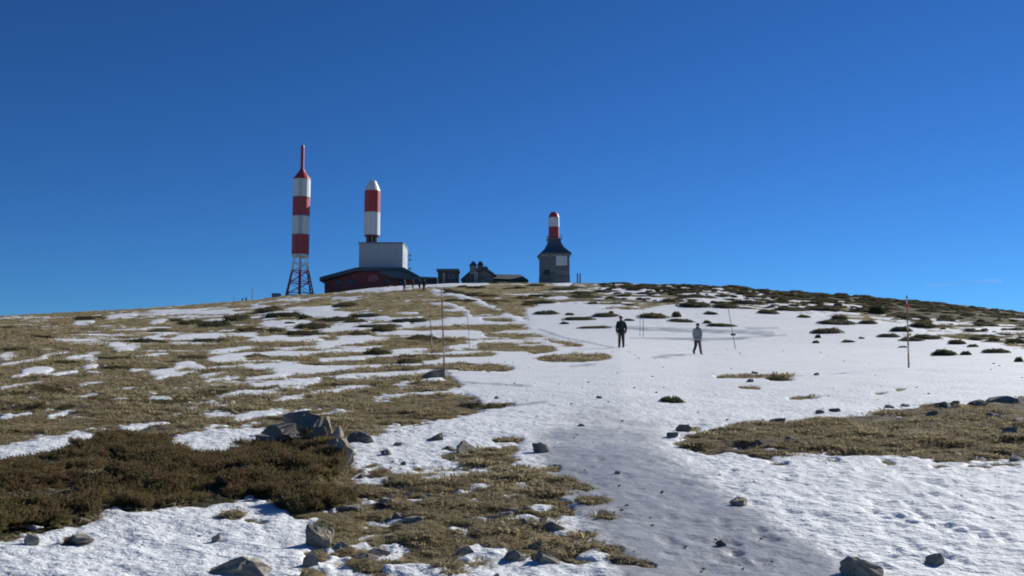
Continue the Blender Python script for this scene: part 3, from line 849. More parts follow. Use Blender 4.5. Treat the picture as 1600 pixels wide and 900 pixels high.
# ------------------------------------------------------------------ people
def person(loc_, height, face, label, group, jacket, trousers, pose, hat='black', pack=None, stick=None):
    """one skinned figure; +Y of its own frame is the way it faces"""
    s = height
    J = {'pel': (0, 0, .53), 'wst': (0, .005, .60), 'chs': (0, .015, .72), 'nck': (0, .01, .825), 'hd0': (0, .02, .87), 'hd1': (0, .03, .93), 'hd2': (0, .025, .985)}
    rad_ = {'pel': (.098, .078), 'wst': (.098, .075), 'chs': (.112, .08), 'nck': (.036, .036), 'hd0': (.045, .050), 'hd1': (.053, .062), 'hd2': (.036, .042)}
    E = [('pel', 'wst'), ('wst', 'chs'), ('chs', 'nck'), ('nck', 'hd0'), ('hd0', 'hd1'), ('hd1', 'hd2')]
    for sd, k in (('l', -1), ('r', 1)):
        st, kn, ab, ay = pose[sd]                       # stride, knee lift, arm spread, arm swing
        J['hp' + sd] = (.052 * k, 0, .485); J['kn' + sd] = (.058 * k, st * .45 + kn, .275)
        J['an' + sd] = (.060 * k, st - kn * .6, .045 + max(0, -st) * .25); J['to' + sd] = (.066 * k, st - kn * .6 + .09, .022 + max(0, -st) * .05)
        J['sh' + sd] = (.112 * k, .0, .79); J['el' + sd] = ((.138 + ab) * k, ay * .4 - .01, .63); J['wr' + sd] = ((.135 + ab * .7) * k, ay + .02, .495); J['ha' + sd] = ((.130 + ab * .6) * k, ay + .035, .455)
        rad_.update({'hp' + sd: (.070, .072), 'kn' + sd: (.046, .050), 'an' + sd: (.034, .040), 'to' + sd: (.030, .024),
                     'sh' + sd: (.056, .056), 'el' + sd: (.042, .042), 'wr' + sd: (.028, .028), 'ha' + sd: (.020, .026)})
        E += [('pel', 'hp' + sd), ('hp' + sd, 'kn' + sd), ('kn' + sd, 'an' + sd), ('an' + sd, 'to' + sd), ('chs', 'sh' + sd), ('sh' + sd, 'el' + sd), ('el' + sd, 'wr' + sd), ('wr' + sd, 'ha' + sd)]
    keys = list(J); ix = {k: i for i, k in enumerate(keys)}
    me = bpy.data.meshes.new('person'); me.from_pydata([tuple(c * s for c in J[k]) for k in keys], [(ix[a], ix[b]) for a, b in E], [])
    o = bpy.data.objects.new('person_rig', me); COL.objects.link(o)
    o.modifiers.new('skin', 'SKIN'); sd_ = o.modifiers.new('sub', 'SUBSURF'); sd_.levels = 2; sd_.render_levels = 2
    sv = me.skin_vertices[0].data
    for k in keys: sv[ix[k]].radius = (rad_[k][0] * s, rad_[k][1] * s)
    sv[ix['pel']].use_root = True
    dg = bpy.context.evaluated_depsgraph_get()
    body = bpy.data.meshes.new_from_object(o.evaluated_get(dg))
    bpy.data.objects.remove(o)
    bm = bmesh.new(); bm.from_mesh(body)
    for sd, k in (('l', -1), ('r', 1)):                 # fingers and thumb
        hx, hy, hz = (c * s for c in J['ha' + sd])
        for f in range(5):
            th_ = f == 4
            a = Vector((hx, hy + (f - 1.5) * .011 * s if not th_ else hy + .026 * s, hz + (.02 * s if th_ else -.012 * s)))
            ln = (.040, .046, .043, .034, .034)[f] * s
            mid = a + Vector((-.004 * k * s, .016 * s if th_ else .004 * s, -ln * .55)); tip = mid + Vector((-.014 * k * s, .004 * s, -ln * .45))
            for p0, p1, r0, r1 in ((a, mid, .0055 * s, .005 * s), (mid, tip, .005 * s, .0038 * s)):
                d_ = p1 - p0; mt_ = Matrix.Translation((p0 + p1) / 2) @ d_.to_track_quat('Z', 'Y').to_matrix().to_4x4()
                bmesh.ops.create_cone(bm, cap_ends=True, segments=6, radius1=r0, radius2=r1, depth=d_.length * 1.15, matrix=mt_)
    hc = Vector((0, .03, .928)) * s                    # nose, ears, eye sockets
    for off, sz in (((0, .060, -.004), (.010, .013, .016)), ((-.053, 0, 0), (.006, .013, .018)), ((.053, 0, 0), (.006, .013, .018)), ((-.02, .054, .008), (.008, .006, .005)), ((.02, .054, .008), (.008, .006, .005)), ((0, .052, -.03), (.017, .006, .005))):
        mt_ = Matrix.Translation(hc + Vector(off) * s) @ Matrix.Diagonal((sz[0] * s, sz[1] * s, sz[2] * s, 1))
        bmesh.ops.create_icosphere(bm, subdivisions=1, radius=1, matrix=mt_)
    for f in bm.faces:
        c = f.calc_center_median() / s
        f.smooth = True
        if c.z > .845: f.material_index = 0
        elif abs(c.x) > .085 and c.z < .488: f.material_index = 0
        elif c.z > .475 or (abs(c.x) > .10 and c.z > .45): f.material_index = 1
        elif c.z > .075: f.material_index = 2
        else: f.material_index = 3
    bm.to_mesh(body); bm.free()
    for mm in (M['skin'], M[jacket], M[trousers], M['boot']): body.materials.append(mm)
    ob = bpy.data.objects.new('person', body); COL.objects.link(ob)
    ob.location = loc_; ob.rotation_euler = (0, 0, face)
    tag(ob, label, 'person', group)
    hb = MB().lathe([(.058 * s, .935 * s), (.061 * s, .955 * s), (.056 * s, .98 * s), (.036 * s, 1.0 * s), (.012 * s, 1.006 * s)], 16, 0, .027 * s)
    hb.build('hat', M[hat], ob, True)
    jk = MB().lathe([(.112 * s, .455 * s), (.116 * s, .50 * s), (.110 * s, .56 * s)], 16); jk.v = [(a, b * .85, c) for a, b, c in jk.v]
    jk.build('jacket_hem', M[jacket], ob, True)
    if pack:
        bmp = bmesh.new(); bmesh.ops.create_cube(bmp, size=1)
        bmesh.ops.scale(bmp, vec=(.17 * s, .10 * s, .25 * s), verts=bmp.verts); bmesh.ops.translate(bmp, vec=(0, -.115 * s, .70 * s), verts=bmp.verts)
        bmesh.ops.bevel(bmp, geom=bmp.edges[:], offset=.03 * s, segments=3, affect='EDGES')
        pm = bpy.data.meshes.new('backpack'); bmp.to_mesh(pm); bmp.free(); pm.materials.append(M[pack])
        po = bpy.data.objects.new('backpack', pm); COL.objects.link(po); po.parent = ob
    return ob

def stand(px, py):
    p = ground(px, py); p.z = float(surf(p.x, p.y)) - .01
    return p
pA = stand(971, 545)
pB = stand(1090.5, 556)
hA = 49.5 * pA.y / F_PX; hB = 47.5 * pB.y / F_PX
print('people at', pA, hA, pB, hB)
person(pA, max(1.6, min(hA, 1.86)), math.radians(8), 'walker all in black standing on the snow, left of the two hikers', 'hikers', 'black', 'black',
       {'l': (.03, .0, .012, -.02), 'r': (-.02, .0, .03, .05)}, hat='black', pack='green_cloth')
person(pB, max(1.55, min(hB, 1.82)), math.radians(-38), 'walker in grey jacket and dark trousers mid-stride, right of the two hikers', 'hikers', 'grey_cloth', 'charcoal',
       {'l': (-.15, .04, .015, .07), 'r': (.11, .01, .015, -.08)}, hat='charcoal')
for px, jc, tr, lb in ((631.5, 'black', 'black', 'distant dark figure before the red station, leftmost of four'),
                       (645, 'brown_cloth', 'pale_cloth', 'distant figure in brown with pale trousers among the group at the station'),
                       (655.5, 'charcoal', 'charcoal', 'distant dark figure third from left in the group at the station'),
                       (662.5, 'black', 'charcoal', 'distant dark figure rightmost in the group at the station')):
    p = ground(px, 454); p.z = float(surf(p.x, p.y)) - .01
    person(p, 1.72, R.uniform(-3, 3), lb, 'visitors at the station', jc, tr, {'l': (.03, 0, .02, 0), 'r': (-.03, 0, .02, .03)}, hat='black')

# ------------------------------------------------------------------ stones
def rock_mesh(seed, flat=1.0):
    rg = np.random.default_rng(seed)
    bm = bmesh.new()
    n = int(rg.integers(14, 19))
    pts = rg.normal(size=(n, 3)); pts /= np.linalg.norm(pts, axis=1)[:, None]
    pts *= rg.uniform(.75, 1.1, (n, 1))
    for p in pts: bm.verts.new(p)
    res = bmesh.ops.convex_hull(bm, input=bm.verts[:])
    bmesh.ops.delete(bm, geom=[v for v in res['geom_interior'] if isinstance(v, bmesh.types.BMVert)], context='VERTS')
    bmesh.ops.bevel(bm, geom=bm.edges[:], offset=.025, segments=1, affect='EDGES', clamp_overlap=True)
    bmesh.ops.triangulate(bm, faces=bm.faces[:])
    bmesh.ops.subdivide_edges(bm, edges=bm.edges[:], cuts=2)
    for v in bm.verts:
        c = np.array(v.co) * 2.3 + seed
        v.co *= 1 + .10 * float(vnoise(c[0] + c[2], c[1] - c[2], seed)) + .07 * float(vnoise(3 * c[0], 3 * (c[1] + c[2]), seed + 1)) - .09 * (1 - abs(float(vnoise(2 * c[0] - c[1], 2 * c[2] + c[1], seed + 2)))) ** 6
    xs = np.array([v.co[:] for v in bm.verts]); lo, hi = xs.min(0), xs.max(0)
    for v in bm.verts: v.co = Vector((np.array(v.co) - (lo + hi) / 2) / (hi - lo))
    me = bpy.data.meshes.new('rock'); bm.to_mesh(me); bm.free()
    return me

ROCKN = [0]
def rock(px, py, w_, h_, label, mat='rock', cat='rock', dep=.8, group=None, tilt=0.0, rz=None, name='rock', seed=None, lift=0.0):
    """px, py: middle of the foot of the stone; w_, h_: its size in photo pixels"""
    ROCKN[0] += 1
    g = ground(px, py)
    k = g.y / F_PX
    me = rock_mesh(ROCKN[0] * 7 + 3 if seed is None else seed)
    me.materials.append(M[mat])
    o = bpy.data.objects.new(name, me); COL.objects.link(o)
    W, Hh = w_ * k, h_ * k
    D = max(W * dep, Hh * .8)
    o.scale = (W * 1.08, D, Hh * 1.9)
    y = g.y + D * .45
    x_ = g.x * y / g.y
    zz_ = H0(x_, y)
    o.location = (x_, y, max(float(surf(x_, y)), float(turf_z(np.array(x_), np.array(y), zz_, snow_m(np.array(x_), np.array(y), zz_), np.hypot(x_, y)))) + Hh * .05 + lift)
    o.rotation_euler = (0, tilt, R.uniform(-.4, .4) if rz is None else rz)
    return tag(o, label, cat, group)

G1 = 'rocks of the left outcrop'; G2 = 'loose stones on the snow'; G3 = 'stones along the right turf edge'
rock(482, 696, 78, 33, 'largest dark block of the rocky outcrop amid the heather', 'rock_dark', group=G1, dep=.5, rz=.1, lift=.11)
rock(434, 704, 62, 23, 'long low dark slab on the left end of the outcrop', 'rock_dark', group=G1, tilt=-.25, dep=.6, rz=.2, lift=.11)
rock(511, 694, 24, 29, 'pale sunlit upright block on the right end of the outcrop', 'rock_tan', group=G1, dep=.8, lift=.11)
rock(462, 682, 40, 24, 'dark middle block filling the back of the outcrop', 'rock_dark', group=G1, dep=.6, lift=.11)
rock(497, 704, 26, 16, 'low dark stone at the front right of the outcrop', 'rock_dark', group=G1, lift=.1)
rock(412, 708, 26, 14, 'small dark stone tapering off the left end of the outcrop', 'rock_dark', group=G1, lift=.1)
rock(450, 703, 40, 10, 'flat pale slab lying in front of the outcrop', 'rock', group=G1, tilt=.3, dep=.6, lift=.11)
rock(526, 706, 22, 18, 'tan stone stepping down right of the outcrop', 'rock_tan', group=G1, lift=.11)
rock(538, 735, 30, 34, 'tan-edged angular stone at the lower right of the outcrop', 'rock_tan', group=G1, dep=.9, rz=.4, lift=.11)
rock(520, 727, 22, 24, 'dark stone pressed against the tan-edged stone below the outcrop', 'rock_dark', group=G1, lift=.11)
rock(443, 676, 30, 8, 'low tan stone behind the outcrop beside the snow patch', 'rock_tan', group=G1)
rock(566, 697, 46, 17, 'dark oval boulder in snow right of the outcrop', 'rock_dark', group=G2, dep=.7, rz=.1, tilt=.12)
rock(679, 694, 26, 12, 'dark flat-topped stone in snow left of the split rock', 'rock_dark', group=G2)
rock(726, 711, 34, 22, 'split grey rock at the top edge of the foreground turf', 'rock', group=G2, dep=.7, rz=.5)
rock(845, 712, 26, 15, 'dark pointed stone at the left edge of the icy trail', 'rock_dark', group=G2)
rock(602, 716, 18, 9, 'small grey stone half sunk in the snow below the oval boulder', 'rock', group=G2)
rock(621, 701, 14, 5, 'tiny grey stone in the snow between oval boulder and flat-topped stone', 'rock', group=G2)
rock(702, 708, 26, 6, 'low dark stone touching the left side of the split rock', 'rock_dark', group=G2)
rock(376, 910, 88, 25, 'brown boulder cut by the lower left picture edge', 'rock', group=G2, dep=.75, rz=.15)
rock(498, 858, 44, 38, 'dark leaning rock casting a blue shadow on the snow', 'rock', group=G2, dep=.8, rz=-.2, tilt=-.35)
rock(514, 845, 20, 20, 'pale block behind the dark leaning rock', 'rock_tan', group=G2)
rock(536, 862, 32, 12, 'pale sloping slab right of the leaning rock', 'rock_tan', group=G2, tilt=.3)
rock(545, 812, 40, 7, 'flat snow-dusted slab in the turf above the leaning rock', 'rock', group=G2)
rock(484, 893, 26, 24, 'brown pointed stone between brown boulder and the turf', 'rock', group=G2)
rock(338, 853, 14, 11, 'small tan stone alone in the lower left snow', 'rock_tan', group=G2)
rock(48, 860, 22, 16, 'tan stone at the far left under the heather edge', 'rock_tan', group=G2)
rock(125, 860, 44, 9, 'low brown stone right of the far left tan stone', 'rock', group=G2)
rock(530, 784, 22, 7, 'small pale stone in the turf below the outcrop', 'rock_tan', group=G2)
rock(270, 687, 12, 5, 'small dark stone on the snow patch left of the outcrop', 'rock_dark', group=G2)
rock(1156, 797, 26, 12, 'rounded brown stone on the snow right of the trail', 'rock', group=G2)
rock(1350, 914, 64, 26, 'dark peaked rock at the bottom edge right of the trail', 'rock_dark', group=G2, dep=.9, rz=.3, seed=83, tilt=.6)
rock(1461, 889, 28, 14, 'rounded brown stone near the bottom right corner', 'rock', group=G2)
rock(1126, 859, 16, 7, 'small dark stone on the icy trail', 'rock_dark', group=G2)
rock(908, 670, 10, 4, 'tiny dark stone on snow beyond the icy trail', 'rock_dark', group=G2)
rock(855, 885, 38, 20, 'dark blue-grey stone among turf tufts beside the trail', 'rock_dark', group=G2)
rock(965, 746, 10, 5, 'tiny dark stone in the middle of the icy trail', 'rock_dark', group=G2)
rock(940, 812, 14, 8, 'small brown stone near the left trail edge', 'rock', group=G2)
rock(1050, 688, 18, 8, 'dark stone at the left tip of the right turf island', 'rock_dark', group=G3)
rock(1068, 678, 24, 9, 'dark double stone above the left tip of the right turf island', 'rock_dark', group=G3)
for px, py, w_, h_, lb in ((1215, 663, 24, 7, 'flat dark stone first on the upper edge of the right turf island'), (1280, 650, 14, 6, 'small dark stone second on the upper edge of the right turf island'),
    (1305, 647, 18, 5, 'thin dark stone third on the upper edge of the right turf island'), (1390, 640, 14, 4, 'thin dark sliver of stone on snow above the turf island'),
    (1415, 638, 14, 4, 'second thin dark sliver of stone on snow above the turf island'), (1472, 639, 26, 10, 'dark stone starting the row of stones at right'),
    (1494, 636, 18, 9, 'grey stone second in the row of stones at right'), (1528, 636, 30, 10, 'broad dark stone third in the row of stones at right'),
    (1562, 631, 40, 8, 'longest dark boulder in the row of stones at right'), (1592, 632, 22, 9, 'dark boulder at the right picture edge ending the row'),
    (1456, 655, 18, 9, 'dark stone inside the right turf island below the row'), (1553, 657, 24, 10, 'reddish stone inside the right turf island'),
    (1592, 668, 22, 10, 'dark reddish stone at the right edge of the turf island'), (1580, 690, 30, 16, 'dark hummocky stone low in the right turf island'),
    (1590, 725, 34, 10, 'dark flat stone at the lower right edge of the turf island'), (1180, 586, 9, 5, 'small dark knob on the long bare strip'),
    (1172, 600, 12, 5, 'small dark stone below the long bare strip'), (1276, 589, 8, 4, 'tiny dark stone right of the long bare strip'),
    (936, 626, 8, 4, 'tiny dark stone on mid snow, upper of two'), (790, 636, 9, 5, 'dark stone at the right tip of the middle turf'), (777, 627, 9, 5, 'dark stone above the right tip of the middle turf')):
    rock(px, py, w_, h_, lb, 'rock_dark', group=G3)
rock(677, 592, 40, 14, 'dark rock beside the foot of the tall banded pole', 'rock_dark', group=G1, tilt=-.2)

# ------------------------------------------------------------------ shrubs
def leaf_dome(seed, n=700, core=True, upright=.5, ls=.085):
    rg = np.random.default_rng(seed)
    V, Fc = [], []
    bumps = rg.uniform(-1, 1, (7, 2)); br = rg.uniform(.25, .5, 7); bh = rg.uniform(.3, .75, 7)
    def hgt(x, y):
        h = .55 * np.sqrt(max(0, 1 - x * x - y * y))
        for (bx, by), r_, h_ in zip(bumps, br, bh):
            h = max(h, h_ * np.sqrt(max(0, 1 - ((x - bx * .6) ** 2 + (y - by * .6) ** 2) / r_ ** 2)))
        return h
    if core:
        nr_, na = 6, 16
        for i in range(nr_ + 1):
            for j in range(na):
                rr_ = .93 * i / nr_; a = 2 * math.pi * j / na
                V.append((rr_ * math.cos(a), rr_ * math.sin(a), hgt(rr_ * math.cos(a), rr_ * math.sin(a)) * .82 - .04 if i < nr_ else -.08))
        for i in range(nr_):
            for j in range(na):
                Fc.append((i * na + j, (i + 1) * na + j, (i + 1) * na + (j + 1) % na, i * na + (j + 1) % na))
    for k in range(n):
        a = rg.uniform(0, 2 * math.pi); rr_ = math.sqrt(rg.uniform(0, 1)) * 1.02
        x_, y_ = rr_ * math.cos(a), rr_ * math.sin(a)
        z_ = hgt(x_, y_) * rg.uniform(.72, 1.0)
        d = np.array([x_ * .7, y_ * .7, upright + z_ * .6]) + rg.normal(size=3) * .45
        d /= np.linalg.norm(d)
        s_ = np.cross(d, rg.normal(size=3)); s_ /= np.linalg.norm(s_) + 1e-6
        l_ = ls * rg.uniform(.7, 1.9); w_ = ls * rg.uniform(.22, .5)
        p = np.array([x_, y_, z_ - .02]); o = len(V)
        V += [tuple(p - s_ * w_), tuple(p + s_ * w_), tuple(p + d * l_ * .6 + s_ * w_ * .8), tuple(p + d * l_), tuple(p + d * l_ * .6 - s_ * w_ * .8)]
        Fc += [(o, o + 1, o + 2, o + 3, o + 4)]
    zmx = max(p[2] for p in V); V = [(p[0], p[1], p[2] / zmx * 1.02) for p in V]
    me = bpy.data.meshes.new('shrub'); me.from_pydata(V, [], Fc); me.update()
    return me
SHR = []
for i in range(6):
    me = leaf_dome(200 + i, 800, ls=.075); me.materials.append(M['shrub']); SHR.append(me)
SHR_G = []
for i in range(3):
    me = leaf_dome(300 + i, 900, ls=.07); me.materials.append(M['grass']); SHR_G.append(me)

def shrub(px, py, w_, h_, label, group, cat='shrub', meshes=SHR, dep=.9, name='shrub'):
    g = ground(px, py); k = g.y / F_PX
    W, Hh = w_ * k, h_ * k
    D = min(W * dep, Hh * 6 + .3)
    o = bpy.data.objects.new(name, R.choice(meshes)); COL.objects.link(o)
    o.scale = (W / 2, D / 2, Hh * 1.15)
    y_ = g.y + D * .4; x_ = g.x * y_ / g.y
    e = .5
    z_ = float(surf(x_, y_))
    dx_ = (float(H0(x_ + e, y_)) - float(H0(x_ - e, y_))) / (2 * e); dy_ = (float(H0(x_, y_ + e)) - float(H0(x_, y_ - e))) / (2 * e)
    q = Vector((-dx_, -dy_, 1)).normalized().to_track_quat('Z', 'Y')
    o.rotation_mode = 'QUATERNION'
    o.rotation_quaternion = Vector((0, 0, 1)).rotation_difference(Vector((-dx_, -dy_, 1)).normalized())
    o.location = (x_, y_, z_ - .03)
    return tag(o, label, cat, group)

GS1 = 'low shrubs on the right snowfield'
for px, py, w_, h_, lb in (
    (1475, 558, 40, 12, 'long rounded shrub on snow right of the red-collared pole'), (1509, 557, 18, 7, 'small shrub just right of the long rounded shrub'),
    (1556, 554, 44, 8, 'flat shrub near the right edge, above the long rounded one'), (1592, 568, 14, 9, 'small round shrub at the right edge lowest on the snow'),
    (1050, 633, 44, 11, 'solitary wispy dark shrub on the open central snow'), (1278, 530, 10, 6, 'upper of two tiny dark tufts in mid right snow'),
    (1275, 538, 12, 5, 'lower of two tiny dark tufts in mid right snow'), (1292, 523, 52, 8, 'long dark shrub above the two tiny tufts'),
    (1325, 537, 22, 5, 'flat shrub right of the two tiny tufts'), (1346, 531, 10, 4, 'speck of shrub right of the flat shrub'),
    (1308, 509, 66, 7, 'wide olive shrub in the upper right snow'), (1312, 501, 28, 8, 'rounded shrub just above the wide olive shrub'),
    (1356, 508, 30, 6, 'olive shrub right of the wide olive shrub'), (1256, 498, 22, 5, 'small shrub left of the rounded shrub in upper right snow'),
    (1388, 529, 36, 6, 'dark flat shrub left of the red-collared pole'), (1424, 535, 40, 7, 'dark shrub crossing behind the red-collared pole'),
    (1446, 532, 50, 9, 'dark shrub right behind the red-collared pole'), (1408, 520, 34, 8, 'shrub upper left behind the red-collared pole'),
    (1442, 513, 44, 11, 'tall dark shrub upper right behind the red-collared pole'), (1411, 545, 18, 3, 'thin twig shrub at the left of the red-collared pole'),
    (1495, 540, 28, 8, 'olive shrub above the long rounded shrub'), (1520, 544, 18, 5, 'small shrub right of the olive shrub above the rounded one'),
    (1524, 532, 24, 6, 'dark shrub in the gap below the ridge thicket'), (1553, 534, 20, 7, 'dark shrub second in the gap below the ridge thicket'), (1588, 538, 34, 8, 'dark shrub at the right edge below the ridge thicket'),
    (1020, 499, 50, 8, 'long dark shrub behind the twin thin poles'), (1057, 497, 16, 9, 'small peaked shrub right of the twin thin poles'),
    (1064, 505, 44, 5, 'flat shrub above the grey-jacketed walker'), (1127, 512, 50, 5, 'flat shrub left behind the leaning pole'), (1105, 507, 14, 6, 'small shrub beside the grey-jacketed walker'),
    (946, 497, 46, 7, 'dark shrub up-slope left of the black-clad walker'), (955, 491, 9, 4, 'speck of shrub above the black-clad walker'),
    (928, 515, 56, 4, 'thin dark strip of shrub left of the black-clad walker'), (905, 502, 54, 5, 'dark shrub strip left of the walkers, third from the trail'),
    (882, 508, 16, 4, 'small shrub left of the strip beside the trail'), (854, 493, 44, 6, 'dark shrub where the upper snow meets the trail'), (890, 494, 16, 4, 'small shrub right of the trail on upper snow'),
    (983, 503, 18, 4, 'small flat shrub right of the black-clad walker head'), (1200, 492, 36, 7, 'wispy shrub in snow right of the leaning pole top'), (1110, 493, 24, 5, 'flat shrub left of the leaning pole top'),
    (1085, 482, 60, 8, 'long dark shrub at the upper snow edge, first of three'), (1135, 483, 44, 8, 'long dark shrub at the upper snow edge, second of three'), (1235, 487, 60, 7, 'long dark shrub at the upper snow edge, third of three'),
    (1170, 476, 60, 7, 'dark shrub on the ridge flank above the leaning pole'), (1290, 487, 56, 8, 'dark shrub strip below the right ridge'), (1370, 491, 26, 14, 'tall dark bush below the right skyline'),
    (1215, 596, 40, 9, 'dark low shrub at the right end of the bare strip'), (1145, 592, 40, 4, 'low brown growth on the left of the bare strip')):
    shrub(px, py, w_, h_, lb, GS1)
shrub(905, 565, 88, 9, 'tan grassy mound alone on the snow left of the walkers', 'grassy mounds', 'grass mound', SHR_G, name='grass_mound')
shrub(742, 580, 100, 10, 'tan grassy mound right of the tall banded pole', 'grassy mounds', 'grass mound', SHR_G, name='grass_mound')

GS2 = 'dark shrubs scattered over the left slope'
ORD = 'first second third fourth fifth sixth seventh eighth ninth tenth eleventh twelfth thirteenth fourteenth fifteenth sixteenth seventeenth eighteenth nineteenth twentieth'.split()
BANDS = ((0, 508, 'just below the crest on the left slope'), (508, 530, 'in the upper band of the left slope'), (530, 560, 'in the middle band of the left slope'), (560, 900, 'in the lower band of the left slope'))
LEFT_SHRUBS = ((25,551,45,6),(120,549,70,6),(100,571,55,6),(180,579,50,7),(180,564,55,6),(90,615,65,7),(35,645,65,9),(105,641,30,7),(225,537,70,7),(140,500,45,4),
    (12,514,28,4),(275,503,20,4),(212,620,20,6),(255,578,30,5),(287,564,30,5),(400,560,40,6),(392,519,45,6),(427,521,42,7),(488,515,52,8),(474,525,58,6),
    (443,497,60,6),(527,503,70,6),(453,507,16,3),(338,512,50,8),(327,536,55,6),(301,562,46,6),(574,553,15,5),(478,499,20,6),(588,556,44,11),(600,519,36,9),
    (540,480,40,5),(420,489,40,6),(370,502,40,9),(300,508,40,6),(250,520,40,5),(60,530,50,5),(660,534,50,9),(700,536,30,6),(650,560,60,5),(640,570,40,8),(570,497,50,4),(640,504,60,4),
    (590,513,70,4),(770,642,44,9),(735,640,40,9),(250,634,60,8),(330,620,60,8),(12,678,30,8),(560,524,40,5),(555,505,36,4))
for lo_, hi_, where in BANDS:
    for i, (px, py, w_, h_) in enumerate(sorted(q for q in LEFT_SHRUBS if lo_ <= q[1] < hi_)):
        shrub(px, py, w_ * 1.1, h_ * 1.25, 'dark low shrub, %s from the left %s' % (ORD[i], where), GS2, dep=1.3)
GS3 = 'dark shrubs crowding the right ridge'
LB3 = 'dark low shrub crowding the right-hand ridge below the skyline'
RIDGE = ([900, 1050, 1180, 1330, 1420, 1500, 1600], [474, 472, 478, 484, 505, 524, 540])
for k in range(172):
    px = 900 + 712 * R.random() ** .7
    top = float(np.interp(px, SKY_PX, SKY_PY)); dn = float(np.interp(px, *RIDGE))
    py = top + 1 + (dn - top) * R.random() ** 1.5
    shrub(px, py, R.uniform(12, 50), R.uniform(2.2, 5.0), LB3, GS3)
LB4 = 'low olive shrub on the crest meadow beside the stone tower'
for k in range(28):
    px = R.uniform(690, 930)
    shrub(px, R.uniform(446, 478), R.uniform(18, 46), R.uniform(2.5, 4.5), LB4, 'olive shrubs on the crest')

SHR_T = []
for i in range(4):
    me = leaf_dome(450 + i, 1500, ls=.06, upright=.9); me.materials.append(M['grass']); SHR_T.append(me)
SHR_H = []
for i in range(5):
    me = leaf_dome(400 + i, 2200, ls=.05); me.materials.append(M['heather']); SHR_H.append(me)
GHC = 'heather cushions of the left foreground mat'
LBH = 'brown-olive cushion of heather in the dark mat around the outcrop'
hp = [(-40, 745), (60, 728), (130, 712), (200, 705), (262, 708), (300, 722), (345, 726), (405, 712), (500, 708), (530, 735), (500, 765), (420, 782), (300, 795), (205, 805), (160, 812), (60, 832), (-40, 850)]
hm_ = inpoly(hp); ys_, xs_ = np.nonzero(hm_)
for k in range(64):
    i = R.randrange(len(xs_)); px, py = float(gx[ys_[i], xs_[i]]), float(gy[ys_[i], xs_[i]])
    sc_ = (py - 600) / 130.0
    g_ = ground(px, py)
    if float(snow_m(np.array(g_.x), np.array(g_.y), np.array(g_.z))) > -.1: continue
    o = shrub(px, py, R.uniform(38, 86) * sc_, R.uniform(13, 24) * sc_, LBH, GHC, 'heather', SHR_H if R.random() < .8 else SHR, name='heather_cushion')
GT = 'grass cushions of the foreground turf'
tp_ = inpoly([(560, 730), (700, 722), (790, 735), (850, 780), (880, 830), (900, 890), (560, 895), (560, 820), (520, 790)]); ys_, xs_ = np.nonzero(tp_)
for k in range(46):
    i = R.randrange(len(xs_)); px, py = float(gx[ys_[i], xs_[i]]), float(gy[ys_[i], xs_[i]]); sc_ = (py - 600) / 150.0
    shrub(px, py, R.uniform(22, 60) * sc_, R.uniform(6, 12) * sc_, 'small cushion of dry grass in the foreground turf beside the trail', GT, 'grass tuft', SHR_T, name='grass_cushion')
GP = 'small stones embedded in the foreground turf'
for k in range(34):
    i = R.randrange(len(xs_)); px, py = float(gx[ys_[i], xs_[i]]), float(gy[ys_[i], xs_[i]]); sc_ = (py - 600) / 150.0
    rock(px, py, R.uniform(7, 20) * sc_, R.uniform(4, 8) * sc_, 'small stone embedded in the foreground turf beside the trail', R.choice(['rock', 'rock_tan', 'rock_dark', 'rock']), 'stone', group=GP, name='stone')
for k in range(24):
    px = R.uniform(1120, 1595); py = R.uniform(660, 712)
    rock(px, py, R.uniform(8, 22), R.uniform(4, 8), 'small stone embedded in the right turf island', R.choice(['rock', 'rock_dark', 'rock_dark']), 'stone', group='small stones in the right turf island', name='stone')

# ------------------------------------------------------------------ grass and heather (instanced tufts)
def tuft(seed, n, h, spread, wd, droop, mat):
    rg = np.random.default_rng(seed); V, Fc = [], []
    for k in range(n):
        a = rg.uniform(0, 2 * math.pi); r0 = spread * .55 * math.sqrt(rg.uniform())
        b = np.array([r0 * math.cos(a), r0 * math.sin(a), -.01 * h])
        a2 = a + rg.normal() * .7; hh = h * rg.uniform(.5, 1.15); out = spread * rg.uniform(.2, .9)
        o_ = np.array([math.cos(a2), math.sin(a2), 0]); s_ = np.array([-math.sin(a2), math.cos(a2), 0]) * wd * rg.uniform(.6, 1.3)
        m_ = b + o_ * out * .35 + np.array([0, 0, hh * .75]); t_ = b + o_ * out + np.array([0, 0, hh * (1 - droop * rg.uniform(.2, 1))])
        o = len(V); V += [tuple(b - s_), tuple(b + s_), tuple(m_ + s_ * .8), tuple(m_ - s_ * .8), tuple(t_)]
        Fc += [(o, o + 1, o + 2, o + 3), (o + 3, o + 2, o + 4)]
    me = bpy.data.meshes.new('tuft'); me.from_pydata(V, [], Fc); me.update(); me.materials.append(mat)
    return bpy.data.objects.new('tuft_%d' % seed, me)

